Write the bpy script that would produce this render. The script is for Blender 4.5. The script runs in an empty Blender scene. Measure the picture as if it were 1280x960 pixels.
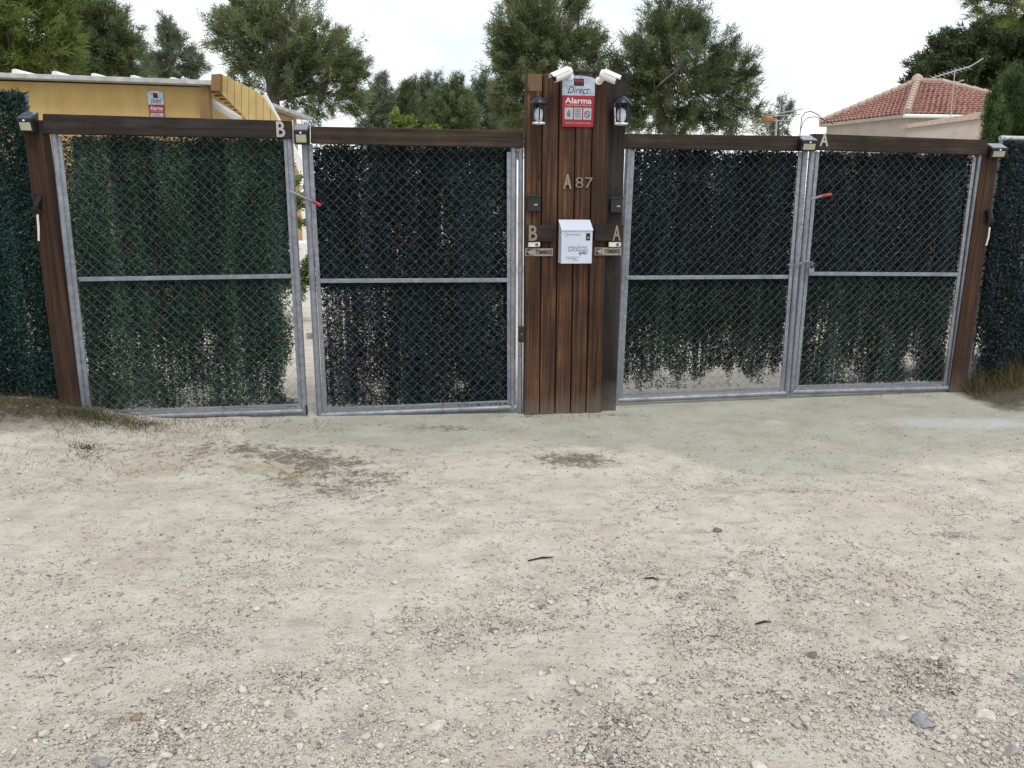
import bpy, bmesh, math, random
import numpy as np
from mathutils import Vector, Matrix

random.seed(7)
rng = np.random.default_rng(11)
C = bpy.context.scene
COL = C.collection

# ------------------------------------------------------------------ camera
F_PX, CAM_H, PITCH, ROLL = 998.0, 1.55, math.radians(13.5), math.radians(0.5)
_rt = Vector((1, 0, 0))
_up = Vector((0, math.sin(PITCH), math.cos(PITCH)))
_fw = Vector((0, math.cos(PITCH), -math.sin(PITCH)))
_R = _rt * math.cos(ROLL) + _up * math.sin(ROLL)
_U = _up * math.cos(ROLL) - _rt * math.sin(ROLL)
cam_d = bpy.data.cameras.new('camera')
cam_d.sensor_width = 36.0
cam_d.lens = 36.0 * F_PX / 1280.0
cam_d.clip_end = 2000.0
cam_d.clip_start = 0.05
cam = bpy.data.objects.new('camera', cam_d)
COL.objects.link(cam)
M = Matrix.Identity(4)
for i in range(3):
    M[i][0], M[i][1], M[i][2] = _R[i], _U[i], -_fw[i]
M[2][3] = CAM_H
cam.matrix_world = M
C.camera = cam

# ------------------------------------------------------------------ world, sun, exposure
SUN_EL, SUN_AZ = math.radians(60), math.radians(152)    # high, behind the camera and to the right, veiled by cloud
world = bpy.data.worlds.new('World')
C.world = world
world.use_nodes = True
nt = world.node_tree
nt.nodes.clear()
_n = nt.nodes.new
out = _n('ShaderNodeOutputWorld')
sky = _n('ShaderNodeTexSky')
sky.sky_type = 'NISHITA'
sky.sun_disc = False
sky.sun_elevation = SUN_EL
sky.sun_rotation = SUN_AZ
sky.air_density = 1.2
sky.dust_density = 2.0
bg_sky = _n('ShaderNodeBackground'); bg_sky.inputs[1].default_value = 0.13
nt.links.new(sky.outputs[0], bg_sky.inputs[0])
tc = _n('ShaderNodeTexCoord')
mp = _n('ShaderNodeMapping'); mp.inputs['Scale'].default_value = (1.0, 1.0, 2.2)
mp.inputs['Location'].default_value = (0.35, 0.2, 0.1)
nt.links.new(tc.outputs['Generated'], mp.inputs[0])
no = _n('ShaderNodeTexNoise'); no.inputs['Scale'].default_value = 2.6; no.inputs['Detail'].default_value = 7; no.inputs['Roughness'].default_value = 0.55
nt.links.new(mp.outputs[0], no.inputs[0])
rp = _n('ShaderNodeMapRange'); rp.inputs[1].default_value = 0.36; rp.inputs[2].default_value = 0.60; rp.inputs[3].default_value = 0.62; rp.inputs[4].default_value = 0.985
nt.links.new(no.outputs[0], rp.inputs[0])
no2 = _n('ShaderNodeTexNoise'); no2.inputs['Scale'].default_value = 4.5; no2.inputs['Detail'].default_value = 6
nt.links.new(mp.outputs[0], no2.inputs[0])
cr = _n('ShaderNodeValToRGB')
cr.color_ramp.elements[0].position = 0.33; cr.color_ramp.elements[0].color = (0.80, 0.84, 0.90, 1)
cr.color_ramp.elements[1].position = 0.60; cr.color_ramp.elements[1].color = (1.0, 1.0, 1.0, 1)
nt.links.new(no2.outputs[0], cr.inputs[0])
bg_c = _n('ShaderNodeBackground'); bg_c.inputs[1].default_value = 1.06
nt.links.new(cr.outputs[0], bg_c.inputs[0])
mxw = _n('ShaderNodeMixShader')
nt.links.new(rp.outputs[0], mxw.inputs[0]); nt.links.new(bg_sky.outputs[0], mxw.inputs[1]); nt.links.new(bg_c.outputs[0], mxw.inputs[2])
nt.links.new(mxw.outputs[0], out.inputs[0])

sun_d = bpy.data.lights.new('sun', 'SUN')
sun_d.energy = 1.5
sun_d.angle = math.radians(16)
sun_d.color = (1.0, 0.96, 0.90)
sun = bpy.data.objects.new('sun', sun_d)
COL.objects.link(sun)
_sd = Vector((math.sin(SUN_AZ) * math.cos(SUN_EL), math.cos(SUN_AZ) * math.cos(SUN_EL), math.sin(SUN_EL)))
sun.rotation_euler = _sd.to_track_quat('Z', 'Y').to_euler()
sun.location = _sd * 30

vs = C.view_settings
vs.view_transform = 'Standard'; vs.look = 'None'; vs.exposure = 0.32; vs.gamma = 1.0; vs.use_curve_mapping = False
C.cycles.max_bounces = 6
C.cycles.transparent_max_bounces = 8

# ------------------------------------------------------------------ measuring helpers
CAM = Vector((0, 0, CAM_H))
def ray(u, v):
    return _fw + _R * ((u - 640) / F_PX) + _U * ((480 - v) / F_PX)
def at(u, v, Y):
    d = ray(u, v); return CAM + d * (Y / d.y)
def G(u, v, z=0.0):
    d = ray(u, v); return CAM + d * ((z - CAM_H) / d.z)
class Frame:
    """vertical wall line: local s along the line, y away from the road, z up"""
    def __init__(s, a, b):
        s.o = Vector((a[0], a[1], 0)); d = Vector((b[0] - a[0], b[1] - a[1], 0)).normalized()
        s.d = d; s.n = Vector((-d.y, d.x, 0)); s.ang = math.atan2(d.y, d.x)
    def px(s, u, v, y=0.0):
        r = ray(u, v); o = s.o + s.n * y
        t = (o - CAM).dot(s.n) / r.dot(s.n)
        p = CAM + r * t
        return ((p - s.o).dot(s.d), p.z)
    def w(s, a, y, z):
        return s.o + s.d * a + s.n * y + Vector((0, 0, z))
LF = Frame((-3.0, 5.35), (0.03, 5.61))
RF = Frame((0.80, 5.84), (3.59, 6.37))
PF = Frame((0.09, 5.555), (0.66, 5.63))

# ------------------------------------------------------------------ numpy noise
def _hash(ix, iy, seed):
    n = (ix.astype(np.int64) * 374761393 + iy.astype(np.int64) * 668265263 + seed * 1442695041) & 0x7fffffff
    n = ((n ^ (n >> 13)) * 1274126177) & 0x7fffffff
    return ((n ^ (n >> 16)) & 0xffff) / 65535.0
def vnoise(x, y, seed=0):
    x = np.asarray(x, float); y = np.asarray(y, float)
    ix, iy = np.floor(x), np.floor(y); fx, fy = x - ix, y - iy
    fx = fx * fx * (3 - 2 * fx); fy = fy * fy * (3 - 2 * fy)
    a = _hash(ix, iy, seed); b = _hash(ix + 1, iy, seed); c = _hash(ix, iy + 1, seed); d = _hash(ix + 1, iy + 1, seed)
    return (a * (1 - fx) + b * fx) * (1 - fy) + (c * (1 - fx) + d * fx) * fy
def fbm(x, y, sc, oct=4, seed=0, rough=0.5):
    r = 0; amp = 1; tot = 0
    for k in range(oct):
        r = r + amp * vnoise(np.asarray(x) * sc * 2 ** k + 17.3 * k, np.asarray(y) * sc * 2 ** k - 9.1 * k, seed + k)
        tot += amp; amp *= rough
    return r / tot
def sstep(a, b, x):
    t = np.clip((np.asarray(x) - a) / (b - a), 0, 1); return t * t * (3 - 2 * t)
def blob(x, y, c, rx, ry):
    return np.exp(-(((x - c[0]) / rx) ** 2 + ((y - c[1]) / ry) ** 2))

# ------------------------------------------------------------------ mesh builder
class MB:
    def __init__(s): s.v = []; s.f = []
    def quadfaces(s, pts, faces):
        o = len(s.v); s.v += [tuple(p) for p in pts]; s.f += [tuple(o + i for i in f) for f in faces]; return s
    def box(s, x0, x1, y0, y1, z0, z1):
        return s.hexa([(x0, y0, z0), (x1, y0, z0), (x1, y1, z0), (x0, y1, z0), (x0, y0, z1), (x1, y0, z1), (x1, y1, z1), (x0, y1, z1)])
    def hexa(s, p):
        return s.quadfaces(p, [(3, 2, 1, 0), (4, 5, 6, 7), (0, 1, 5, 4), (1, 2, 6, 5), (2, 3, 7, 6), (3, 0, 4, 7)])
    def slab(s, poly, y0, y1):
        """polygon of (x,z) points, counter-clockwise seen from -y, extruded in y"""
        n = len(poly)
        pts = [(a, y0, b) for a, b in poly] + [(a, y1, b) for a, b in poly]
        fs = [tuple(range(n)), tuple(range(2 * n - 1, n - 1, -1))] + [((i + 1) % n, i, n + i, n + (i + 1) % n) for i in range(n)]
        return s.quadfaces(pts, fs)
    def tube(s, path, r, n=8, cap=True):
        path = [Vector(p) for p in path]
        rs = r if isinstance(r, (list, tuple)) else [r] * len(path)
        o = len(s.v); up = Vector((0.13, 0.31, 0.94))
        for i, p in enumerate(path):
            t = (path[min(i + 1, len(path) - 1)] - path[max(i - 1, 0)]).normalized()
            if abs(t.dot(up)) > 0.97: up2 = Vector((1, 0.1, 0))
            else: up2 = up
            a = t.cross(up2).normalized(); b = t.cross(a)
            for k in range(n):
                q = 2 * math.pi * k / n
                s.v.append(tuple(p + (a * math.cos(q) + b * math.sin(q)) * rs[i]))
        for i in range(len(path) - 1):
            for k in range(n):
                k2 = (k + 1) % n
                s.f.append((o + i * n + k, o + i * n + k2, o + (i + 1) * n + k2, o + (i + 1) * n + k))
        if cap:
            s.f.append(tuple(o + k for k in range(n - 1, -1, -1)))
            e = o + (len(path) - 1) * n
            s.f.append(tuple(e + k for k in range(n)))
        return s
    def shift(s, d):
        s.v = [(a - d[0], b - d[1], c - d[2]) for a, b, c in s.v]; return s

def link(o, parent=None):
    COL.objects.link(o)
    if parent is not None: o.parent = parent
    return o
def build(name, mb, mat, parent=None, smooth=False, bevel=0.0, segs=2, label=None, off=None):
    if off is not None: mb.shift(off)
    me = bpy.data.meshes.new(name)
    me.from_pydata(mb.v, [], mb.f)
    me.materials.append(mat)
    if bevel or True:
        bm = bmesh.new(); bm.from_mesh(me)
        bmesh.ops.recalc_face_normals(bm, faces=bm.faces)
        if bevel:
            es = [e for e in bm.edges if len(e.link_faces) == 2 and e.calc_face_angle(0) > 0.5]
            bmesh.ops.bevel(bm, geom=es, offset=bevel, segments=segs, profile=0.5, affect='EDGES', clamp_overlap=True)
        bm.to_mesh(me); bm.free()
    if smooth:
        me.polygons.foreach_set('use_smooth', np.ones(len(me.polygons), bool))
        me.set_sharp_from_angle(angle=math.radians(40))
    o = link(bpy.data.objects.new(name, me), parent)
    if label: o['label'] = label
    return o
def soup(name, V, k, mat, parent=None, tint=None, tint2=None):
    """V: (N,k,3) separate polygons of k corners"""
    N = len(V)
    me = bpy.data.meshes.new(name)
    me.vertices.add(N * k); me.vertices.foreach_set('co', np.ascontiguousarray(V, np.float32).ravel())
    me.loops.add(N * k); me.loops.foreach_set('vertex_index', np.arange(N * k, dtype=np.int32))
    me.polygons.add(N); me.polygons.foreach_set('loop_start', np.arange(0, N * k, k, dtype=np.int32))
    me.update(calc_edges=True)
    if tint is not None:
        a = me.attributes.new('tint', 'FLOAT', 'FACE'); a.data.foreach_set('value', np.asarray(tint, np.float32))
    me.materials.append(mat)
    return link(bpy.data.objects.new(name, me), parent)
def indexed(name, V, Fc, mat, parent=None, tint=None, smooth=False):
    """V (n,3), Fc (m,k) index arrays"""
    m, k = Fc.shape
    me = bpy.data.meshes.new(name)
    me.vertices.add(len(V)); me.vertices.foreach_set('co', np.ascontiguousarray(V, np.float32).ravel())
    me.loops.add(m * k); me.loops.foreach_set('vertex_index', np.ascontiguousarray(Fc, np.int32).ravel())
    me.polygons.add(m); me.polygons.foreach_set('loop_start', np.arange(0, m * k, k, dtype=np.int32))
    me.update(calc_edges=True)
    if smooth: me.polygons.foreach_set('use_smooth', np.ones(m, bool))
    if tint is not None:
        a = me.attributes.new('tint', 'FLOAT', 'FACE'); a.data.foreach_set('value', np.asarray(tint, np.float32))
    me.materials.append(mat)
    return link(bpy.data.objects.new(name, me), parent)
def tag(o, label=None, cat=None, group=None, kind=None):
    if label: o['label'] = label
    if cat: o['category'] = cat
    if group: o['group'] = group
    if kind: o['kind'] = kind
    return o
def thing(name, loc, ang, label, cat, group=None):
    o = bpy.data.objects.new(name, None); o.empty_display_size = 0.1
    link(o); o.location = loc; o.rotation_euler = (0, 0, ang)
    return tag(o, label, cat, group)

# ------------------------------------------------------------------ materials
class NT:
    def __init__(s, name):
        s.m = bpy.data.materials.new(name); s.m.use_nodes = True
        s.t = s.m.node_tree; s.b = s.t.nodes['Principled BSDF']; s.tc = None
    def n(s, t, **kw):
        x = s.t.nodes.new(t)
        for k, v in kw.items(): setattr(x, k, v)
        return x
    def l(s, a, b): s.t.links.new(a, b)
    def co(s, scale=(1, 1, 1), which='Object', loc=(0, 0, 0)):
        if s.tc is None: s.tc = s.n('ShaderNodeTexCoord')
        m = s.n('ShaderNodeMapping'); m.inputs['Scale'].default_value = scale; m.inputs['Location'].default_value = loc
        s.l(s.tc.outputs[which], m.inputs[0]); return m.outputs[0]
    def noise(s, sc, det=4, rough=0.55, co=None, dist=0):
        x = s.n('ShaderNodeTexNoise'); x.inputs['Scale'].default_value = sc; x.inputs['Detail'].default_value = det
        x.inputs['Roughness'].default_value = rough; x.inputs['Distortion'].default_value = dist
        s.l(co if co is not None else s.co(), x.inputs[0]); return x.outputs[0]
    def ramp(s, fac, stops):
        x = s.n('ShaderNodeValToRGB'); e = x.color_ramp.elements
        while len(e) < len(stops): e.new(0.5)
        for i, (p, c) in enumerate(stops):
            e[i].position = p; e[i].color = (c[0], c[1], c[2], 1) if len(c) >= 3 else (c[0],) * 3 + (1,)
        s.l(fac, x.inputs[0]); return x.outputs[0]
    def mix(s, fac, a, b, mode='MIX'):
        x = s.n('ShaderNodeMix'); x.data_type = 'RGBA'; x.blend_type = mode
        if isinstance(fac, (int, float)): x.inputs[0].default_value = fac
        else: s.l(fac, x.inputs[0])
        for i, q in ((6, a), (7, b)):
            if isinstance(q, (tuple, list)): x.inputs[i].default_value = (q[0], q[1], q[2], 1)
            else: s.l(q, x.inputs[i])
        return x.outputs[2]
    def math(s, op, a, b=0.0):
        x = s.n('ShaderNodeMath', operation=op)
        for i, q in ((0, a), (1, b)):
            if isinstance(q, (int, float)): x.inputs[i].default_value = q
            else: s.l(q, x.inputs[i])
        return x.outputs[0]
    def rng(s, v, a, b, c=0.0, d=1.0):
        x = s.n('ShaderNodeMapRange')
        for i, q in enumerate((a, b, c, d)): x.inputs[i + 1].default_value = q
        s.l(v, x.inputs[0]); return x.outputs[0]
    def attr(s, name):
        x = s.n('ShaderNodeAttribute'); x.attribute_name = name; return x.outputs['Fac']
    def bump(s, h, strength=0.5, dist=0.01):
        x = s.n('ShaderNodeBump'); x.inputs['Strength'].default_value = strength; x.inputs['Distance'].default_value = dist
        s.l(h, x.inputs['Height']); s.l(x.outputs[0], s.b.inputs['Normal'])
    def set(s, col=None, rough=None, metal=None, spec=None):
        for k, q in (('Base Color', col), ('Roughness', rough), ('Metallic', metal), ('Specular IOR Level', spec)):
            if q is None: continue
            if isinstance(q, (int, float)): s.b.inputs[k].default_value = q
            elif isinstance(q, (tuple, list)): s.b.inputs[k].default_value = (q[0], q[1], q[2], 1)
            else: s.l(q, s.b.inputs[k])
        return s.m

def plain(name, col, rough=0.6, metal=0.0, var=0.18, sc=14.0, bump=0.0, spec=0.4):
    t = NT(name); f = t.noise(sc, 5)
    lo = tuple(c * (1 - var) for c in col); hi = tuple(min(1, c * (1 + var)) for c in col)
    c = t.ramp(f, [(0.3, lo), (0.7, hi)])
    if bump: t.bump(t.noise(sc * 6, 3), bump, 0.004)
    return t.set(c, rough, metal, spec)
def wood(name, dark, mid, light, axis='z', rough=0.75, stain=0.5):
    t = NT(name)
    oi = t.n('ShaderNodeObjectInfo'); 
    sc = {'z': (46, 46, 1.3), 'x': (1.3, 46, 46)}[axis]
    co = t.co(sc)
    va = t.n('ShaderNodeVectorMath', operation='ADD'); t.l(co, va.inputs[0])
    cb = t.n('ShaderNodeCombineXYZ'); rr = t.math('MULTIPLY', oi.outputs['Random'], 37.0)
    t.l(rr, cb.inputs[0]); t.l(rr, cb.inputs[2]); t.l(cb.outputs[0], va.inputs[1])
    g = t.noise(1.0, 6, 0.65, va.outputs[0], 0.4)
    col = t.ramp(g, [(0.30, dark), (0.50, mid), (0.72, light)])
    big = t.noise(2.2, 4, 0.6, t.co((1.6, 1.6, 0.8)))
    col = t.mix(t.rng(big, 0.38, 0.68, 0, stain + .25), col, dark)
    # each board a little lighter or darker
    hs = t.n('ShaderNodeHueSaturation'); hs.inputs['Saturation'].default_value = 1.0
    t.l(t.rng(oi.outputs['Random'], 0, 1, 0.75, 1.2), hs.inputs['Value']); t.l(col, hs.inputs['Color'])
    sep = t.n('ShaderNodeSeparateXYZ'); t.l(t.tc.outputs['Object'], sep.inputs[0])
    if axis == 'z':                                     # dust splashed up the foot, knots
        dz = t.math('ADD', t.rng(sep.outputs[2], 0.0, 0.42, 1, 0), t.math('MULTIPLY', t.math('SUBTRACT', big, .5), 1.2))
        dust = t.mix(t.rng(dz, .55, 1.2, 0, .55), hs.outputs[0], (0.21, 0.19, 0.16))
        gr = t.mix(t.rng(t.noise(1.4, 3, .5, t.co((1.2, 1.2, 1.0), loc=(3, 1, 5))), .52, .75, 0, .2), dust, (0.085, 0.070, 0.058))
        vo = t.n('ShaderNodeTexVoronoi'); vo.inputs['Scale'].default_value = 1.0; t.l(t.co((8, 8, 3.1)), vo.inputs[0])
        hs_out = t.mix(t.rng(vo.outputs['Distance'], .13, .05, 0, .75), gr, dark)
    else:
        hs_out = t.mix(t.rng(t.noise(3.0, 4, .6, t.co((1, 6, 6))), .5, .75, 0, .4), hs.outputs[0], (0.075, 0.066, 0.060))
    sp = t.noise(90, 2, 0.5)
    col = t.mix(t.rng(sp, 0.70, 0.78, 0, 0.35), hs_out, (0.25, 0.22, 0.18))
    t.bump(g, 0.55, 0.004)
    return t.set(col, rough, 0, 0.25)
def galv(name):
    t = NT(name)
    f = t.noise(30, 5, 0.6); g = t.noise(5, 4, 0.6, t.co((1, 1, 0.5)))
    c = t.ramp(f, [(0.3, (0.17, 0.185, 0.22)), (0.7, (0.30, 0.32, 0.36))])
    c = t.mix(t.rng(g, 0.5, 0.75, 0, 0.6), c, (0.115, 0.125, 0.155))
    r = t.noise(9, 3, 0.5, t.co((1, 1, 0.3)))
    c = t.mix(t.rng(r, 0.72, 0.78, 0, 0.7), c, (0.16, 0.09, 0.05))
    t.bump(f, 0.15, 0.002)
    return t.set(c, t.rng(g, 0.3, 0.7, 0.42, 0.6), 0.55, 0.5)
def leaf(name, dark, light, rough=0.6, spec=0.3, transl=0.25):
    t = NT(name); a = t.attr('tint')
    c = t.ramp(a, [(0.0, dark), (1.0, light)])
    m = t.set(c, rough, 0, spec)
    if transl:
        tr = t.n('ShaderNodeBsdfTranslucent'); t.l(c, tr.inputs[0])
        mx = t.n('ShaderNodeMixShader'); mx.inputs[0].default_value = transl
        o = [x for x in t.t.nodes if x.type == 'OUTPUT_MATERIAL'][0]
        t.l(t.b.outputs[0], mx.inputs[1]); t.l(tr.outputs[0], mx.inputs[2]); t.l(mx.outputs[0], o.inputs[0])
    return m

EDGE = plain('weathered_metal_edge', (0.42, 0.43, 0.43), 0.6, 0.2, var=0.25, sc=9)
W_PILLAR = wood('stained_planks', (0.009, 0.005, 0.004), (0.064, 0.029, 0.014), (0.180, 0.086, 0.039))
W_DARK = wood('dark_plank', (0.008, 0.007, 0.007), (0.020, 0.017, 0.016), (0.040, 0.034, 0.030))
W_PALE = wood('bare_plank', (0.07, 0.045, 0.025), (0.16, 0.10, 0.055), (0.22, 0.15, 0.09), stain=0.2)
W_POST = wood('post_wood', (0.012, 0.006, 0.004), (0.040, 0.020, 0.011), (0.090, 0.046, 0.024))
W_BEAM = wood('beam_wood', (0.009, 0.007, 0.007), (0.023, 0.018, 0.016), (0.050, 0.037, 0.031), 'x', stain=0.4)
W_BEAM2 = wood('beam_wood_brown', (0.010, 0.007, 0.006), (0.032, 0.022, 0.015), (0.070, 0.046, 0.030), 'x', stain=0.4)
GALV = galv('galvanised_steel')
WIRE = plain('wire', (0.155, 0.168, 0.172), 0.5, 0.2)
BLACK = plain('black_plastic', (0.012, 0.013, 0.017), 0.4)
NAVY = plain('dark_blue_metal', (0.012, 0.016, 0.03), 0.35, 0.2)
WHITE = plain('white_plastic', (0.72, 0.73, 0.74), 0.35, var=0.06, sc=9)
WHITEB = plain('white_enamel', (0.50, 0.54, 0.63), 0.35, var=0.05, sc=7)
LETTER = plain('weathered_letter', (0.21, 0.18, 0.14), 0.55, 0.2, var=0.25, sc=40)
LETTER_PALE = plain('pale_letter', (0.36, 0.345, 0.31), 0.55, var=0.15, sc=40)
STEELSIGN = plain('brushed_plate', (0.28, 0.26, 0.23), 0.45, 0.3, var=0.12, sc=30)
INK = plain('black_ink', (0.012, 0.012, 0.014), 0.6)
INKBLUE = plain('grey_ink', (0.10, 0.11, 0.16), 0.6)
RED = plain('red_print', (0.27, 0.008, 0.022), 0.3, var=0.08)
DARKRED = plain('dark_red_print', (0.28, 0.012, 0.02), 0.35)
REDTIP = plain('red_grip', (0.28, 0.03, 0.04), 0.5)
RUST = plain('rusty_iron', (0.035, 0.022, 0.018), 0.8, 0.2, var=0.4, sc=40)
GREY_P = plain('pictogram_grey', (0.33, 0.36, 0.38), 0.35, var=0.08)
GREY_L = plain('print_white', (0.55, 0.54, 0.53), 0.4, var=.1)
PALE_YEL = plain('lamp_lens', (0.40, 0.40, 0.27), 0.3, var=0.1)
PANEL = plain('solar_panel', (0.10, 0.12, 0.16), 0.15, 0.1, var=0.2, spec=0.8)
STICK = plain('white_strip', (0.62, 0.58, 0.52), 0.6)
BULB = plain('milk_glass', (0.75, 0.76, 0.80), 0.25, var=0.04)
t = NT('silver_film'); f = t.noise(22, 4, 0.6)
SILVER = t.set(t.ramp(f, [(0.3, (0.20, 0.25, 0.34)), (0.7, (0.50, 0.55, 0.62))]), 0.28, 0.35, 0.6)
t = NT('clear_glass'); t.b.inputs['Transmission Weight'].default_value = 1.0
t.b.inputs['IOR'].default_value = 1.15
GLASS = t.set((0.85, 0.88, 0.92), 0.08, 0, 0.5)

# ------------------------------------------------------------------ ground
px_ = lambda u, v: (G(u, v).x, G(u, v).y)
LIT = [(px_(560, 533), .35, .07, .65), (px_(655, 519), .12, .03, .9), (px_(760, 516), .12, .03, .7), (px_(890, 505), .3, .03, .6), (px_(450, 528), .3, .04, .6),   # (pixel centre on the ground, half width m, half depth m, strength) patches of dark needle litter
    (px_(360, 572), .55, .22, .9), (px_(290, 558), .35, .12, .7), (px_(430, 600), .5, .25, .65), (px_(470, 560), .3, .12, .6), (px_(724, 573), .26, .12, 1.1), (px_(650, 575), .3, .14, .4),
    (px_(1005, 612), .22, .05, .9), (px_(1245, 597), .16, .05, 1.1), (px_(1090, 588), .12, .05, .6), (px_(70, 600), .6, .2, .5), (px_(120, 560), .7, .2, .6), (px_(1185, 665), .12, .06, .7),
    (px_(900, 700), .55, .3, .5), (px_(1000, 720), .4, .2, .4), (px_(330, 700), .4, .3, .25), (px_(770, 640), .6, .3, .35), (px_(300, 660), .5, .3, .3),
    (px_(180, 890), .14, .12, .8), (px_(1130, 830), .25, .2, .55), (px_(960, 830), .3, .2, .45), (px_(1230, 760), .3, .3, .4), (px_(520, 640), .5, .3, .3), (px_(700, 730), .35, .2, .35), (px_(140, 830), .2, .2, .25)]
ROCKY = [  # places where gravel gathers
    (px_(200, 920), .35, .16, 1.3), (px_(330, 890), .3, .2, .9), (px_(90, 760), .5, .35, .35), (px_(700, 920), .30, .22, 1.1), (px_(830, 860), .3, .2, .7), (px_(1180, 880), .35, .3, 1.25), (px_(1250, 920), .2, .2, 1.3),
    (px_(1010, 900), .3, .2, .7), (px_(1200, 780), .4, .3, .6), (px_(500, 920), .3, .2, .7), (px_(950, 720), .7, .35, .45), (px_(600, 700), .7, .4, .3), (px_(640, 550), .5, .2, .5), (px_(500, 545), .4, .2, .5), (px_(230, 650), .8, .4, .35), (px_(410, 600), .5, .3, .5)]
def gate_y(x):
    return np.where(x < 0.7, 5.61 + (x - 0.03) * 0.0858, 5.84 + (x - 0.8) * 0.19)
def mound(x, y):
    gy = gate_y(x)
    m = 0.17 * sstep(-2.35, -3.5, x) * sstep(gy - 1.15, gy - 0.25, y) * (1 - 0.6 * sstep(gy + .4, gy + 1.5, y))
    m = m + 0.12 * sstep(3.62, 4.3, x) * sstep(gy - 1.3, gy - 0.3, y) * (1 - 0.6 * sstep(gy + .4, gy + 1.5, y))
    return m
def ground_z(x, y):
    near = np.exp(-(np.maximum(0, np.abs(x) - 7) / 6) ** 2) * np.exp(-(np.maximum(0, y - 8) / 6) ** 2)
    apr = sstep(-1.9, -1.2, x) * sstep(gate_y(x) - 0.75, gate_y(x) - 0.35, y)
    z = mound(x, y) + near * (((fbm(x, y, 1.1, 3, 3) - .5) * 0.032 - .014 * (np.exp(-((y - 2.75 - .05 * x) / .16) ** 2) + np.exp(-((y - 4.25 - .05 * x) / .16) ** 2)) * (.5 + fbm(x, y, .8, 2, 8))) * sstep(0, 1.2, gate_y(x) - y) + (fbm(x, y, 9, 3, 5) - .5) * 0.016 * (1 - .75 * apr)
        + (fbm(x, y, 42, 2, 9) - .5) * 0.006 * (1 - .7 * apr))
    return z - 0.012
def litter_mask(x, y):
    m = 0
    for c, rx, ry, s in LIT: m = m + (s if s > .6 else s * .55) * blob(x, y, c, rx, ry)
    return np.clip(m, 0, 1.3)
def rocky_mask(x, y):
    m = 0
    for c, rx, ry, s in ROCKY: m = m + s * blob(x, y, c, rx, ry)
    return np.clip(m, 0, 1.4)

def axis(lo, hi, step, far, k):
    mid = np.arange(lo, hi, step)
    g = step * np.cumsum(1.32 ** np.arange(1, k)); 
    g = g[g < far]
    return np.concatenate([(lo - g)[::-1], mid, mid[-1] + g])
gx = axis(-5.2, 5.6, 0.02, 600, 60); gy_ = axis(1.2, 7.6, 0.02, 600, 60)
XX, YY = np.meshgrid(gx, gy_)
ZZ = ground_z(XX, YY)
nx, ny = len(gx), len(gy_)
V = np.stack([XX, YY, ZZ], -1).reshape(-1, 3)
idx = np.arange(nx * ny).reshape(ny, nx)
Fc = np.stack([idx[:-1, :-1], idx[:-1, 1:], idx[1:, 1:], idx[1:, :-1]], -1).reshape(-1, 4)

t = NT('dirt_road')
geo = t.co((1, 1, 1))
n_big = t.noise(0.8, 4, 0.55, geo); n_mid = t.noise(6, 6, 0.65, geo); n_fine = t.noise(55, 6, 0.75, geo)
n_str = t.noise(1.0, 6, 0.65, t.co((3.0, 9.0, 3.0)))
c = t.ramp(n_mid, [(0.28, (0.475, 0.435, 0.37)), (0.5, (0.585, 0.545, 0.475)), (0.72, (0.67, 0.63, 0.56))])
c = t.mix(t.rng(n_big, 0.45, 0.72, 0, 0.45), c, (0.49, 0.425, 0.365))            # faint pinkish clay
c = t.mix(t.rng(n_str, 0.54, 0.66, 0, 0.5), c, (0.35, 0.32, 0.275))
c = t.mix(t.rng(n_fine, 0.60, 0.70, 0, 0.6), c, (0.22, 0.19, 0.155))
c = t.mix(t.rng(n_fine, 0.40, 0.30, 0, 0.5), c, (0.62, 0.59, 0.53))
n_grit = t.noise(130, 3, 0.7, geo); n_gp = t.noise(2.6, 5, 0.7, geo)
grit = t.math('MULTIPLY', t.rng(n_grit, 0.56, 0.64), t.rng(n_gp, 0.44, 0.60, .12, 1))
c = t.mix(t.math('MULTIPLY', grit, .62), c, (0.19, 0.165, 0.135))
c = t.mix(t.math('MULTIPLY', t.rng(n_gp, 0.52, 0.68), .3), c, (0.40, 0.36, 0.315))
ap = t.attr('apron'); n_ap = t.noise(3.2, 5, 0.6, geo)
conc = t.ramp(n_ap, [(0.3, (0.33, 0.33, 0.27)), (0.5, (0.405, 0.405, 0.34)), (0.72, (0.48, 0.475, 0.42))])
conc = t.mix(t.rng(n_fine, 0.62, 0.74, 0, 0.35), conc, (0.16, 0.15, 0.11))
c = t.mix(t.rng(t.math('ADD', ap, t.math('ADD', t.math('MULTIPLY', t.math('SUBTRACT', n_mid, 0.5), 1.3), t.math('MULTIPLY', t.math('SUBTRACT', n_fine, 0.5), 1.6))), 0.25, 0.95, 0, .9), c, conc)
wh = t.attr('chalk')
c = t.mix(t.rng(t.math('ADD', wh, t.math('MULTIPLY', t.math('SUBTRACT', n_mid, 0.5), 1.2)), 0.3, 0.9, 0, 0.75), c, (0.54, 0.54, 0.54))
mo = t.attr('moss')
c = t.mix(t.rng(t.math('ADD', mo, t.math('MULTIPLY', t.math('SUBTRACT', n_mid, 0.5), 1.4)), 0.4, 0.95, 0, 0.6), c, t.mix(t.rng(n_fine, .4, .6), (0.42, 0.385, 0.25), (0.30, 0.27, 0.17)))
li = t.attr('litter'); n_l = t.noise(17, 6, 0.72, geo)
lf = t.rng(t.math('ADD', t.math('MULTIPLY', li, 0.17), n_l), 0.585, 0.74)
c = t.mix(t.math('MULTIPLY', t.math('MULTIPLY', lf, t.rng(n_fine, .36, .56, .35, 1)), 0.95), c, t.ramp(n_fine, [(0.35, (0.055, 0.047, 0.036)), (0.65, (0.16, 0.135, 0.105))]))
so = t.attr('soil')
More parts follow.
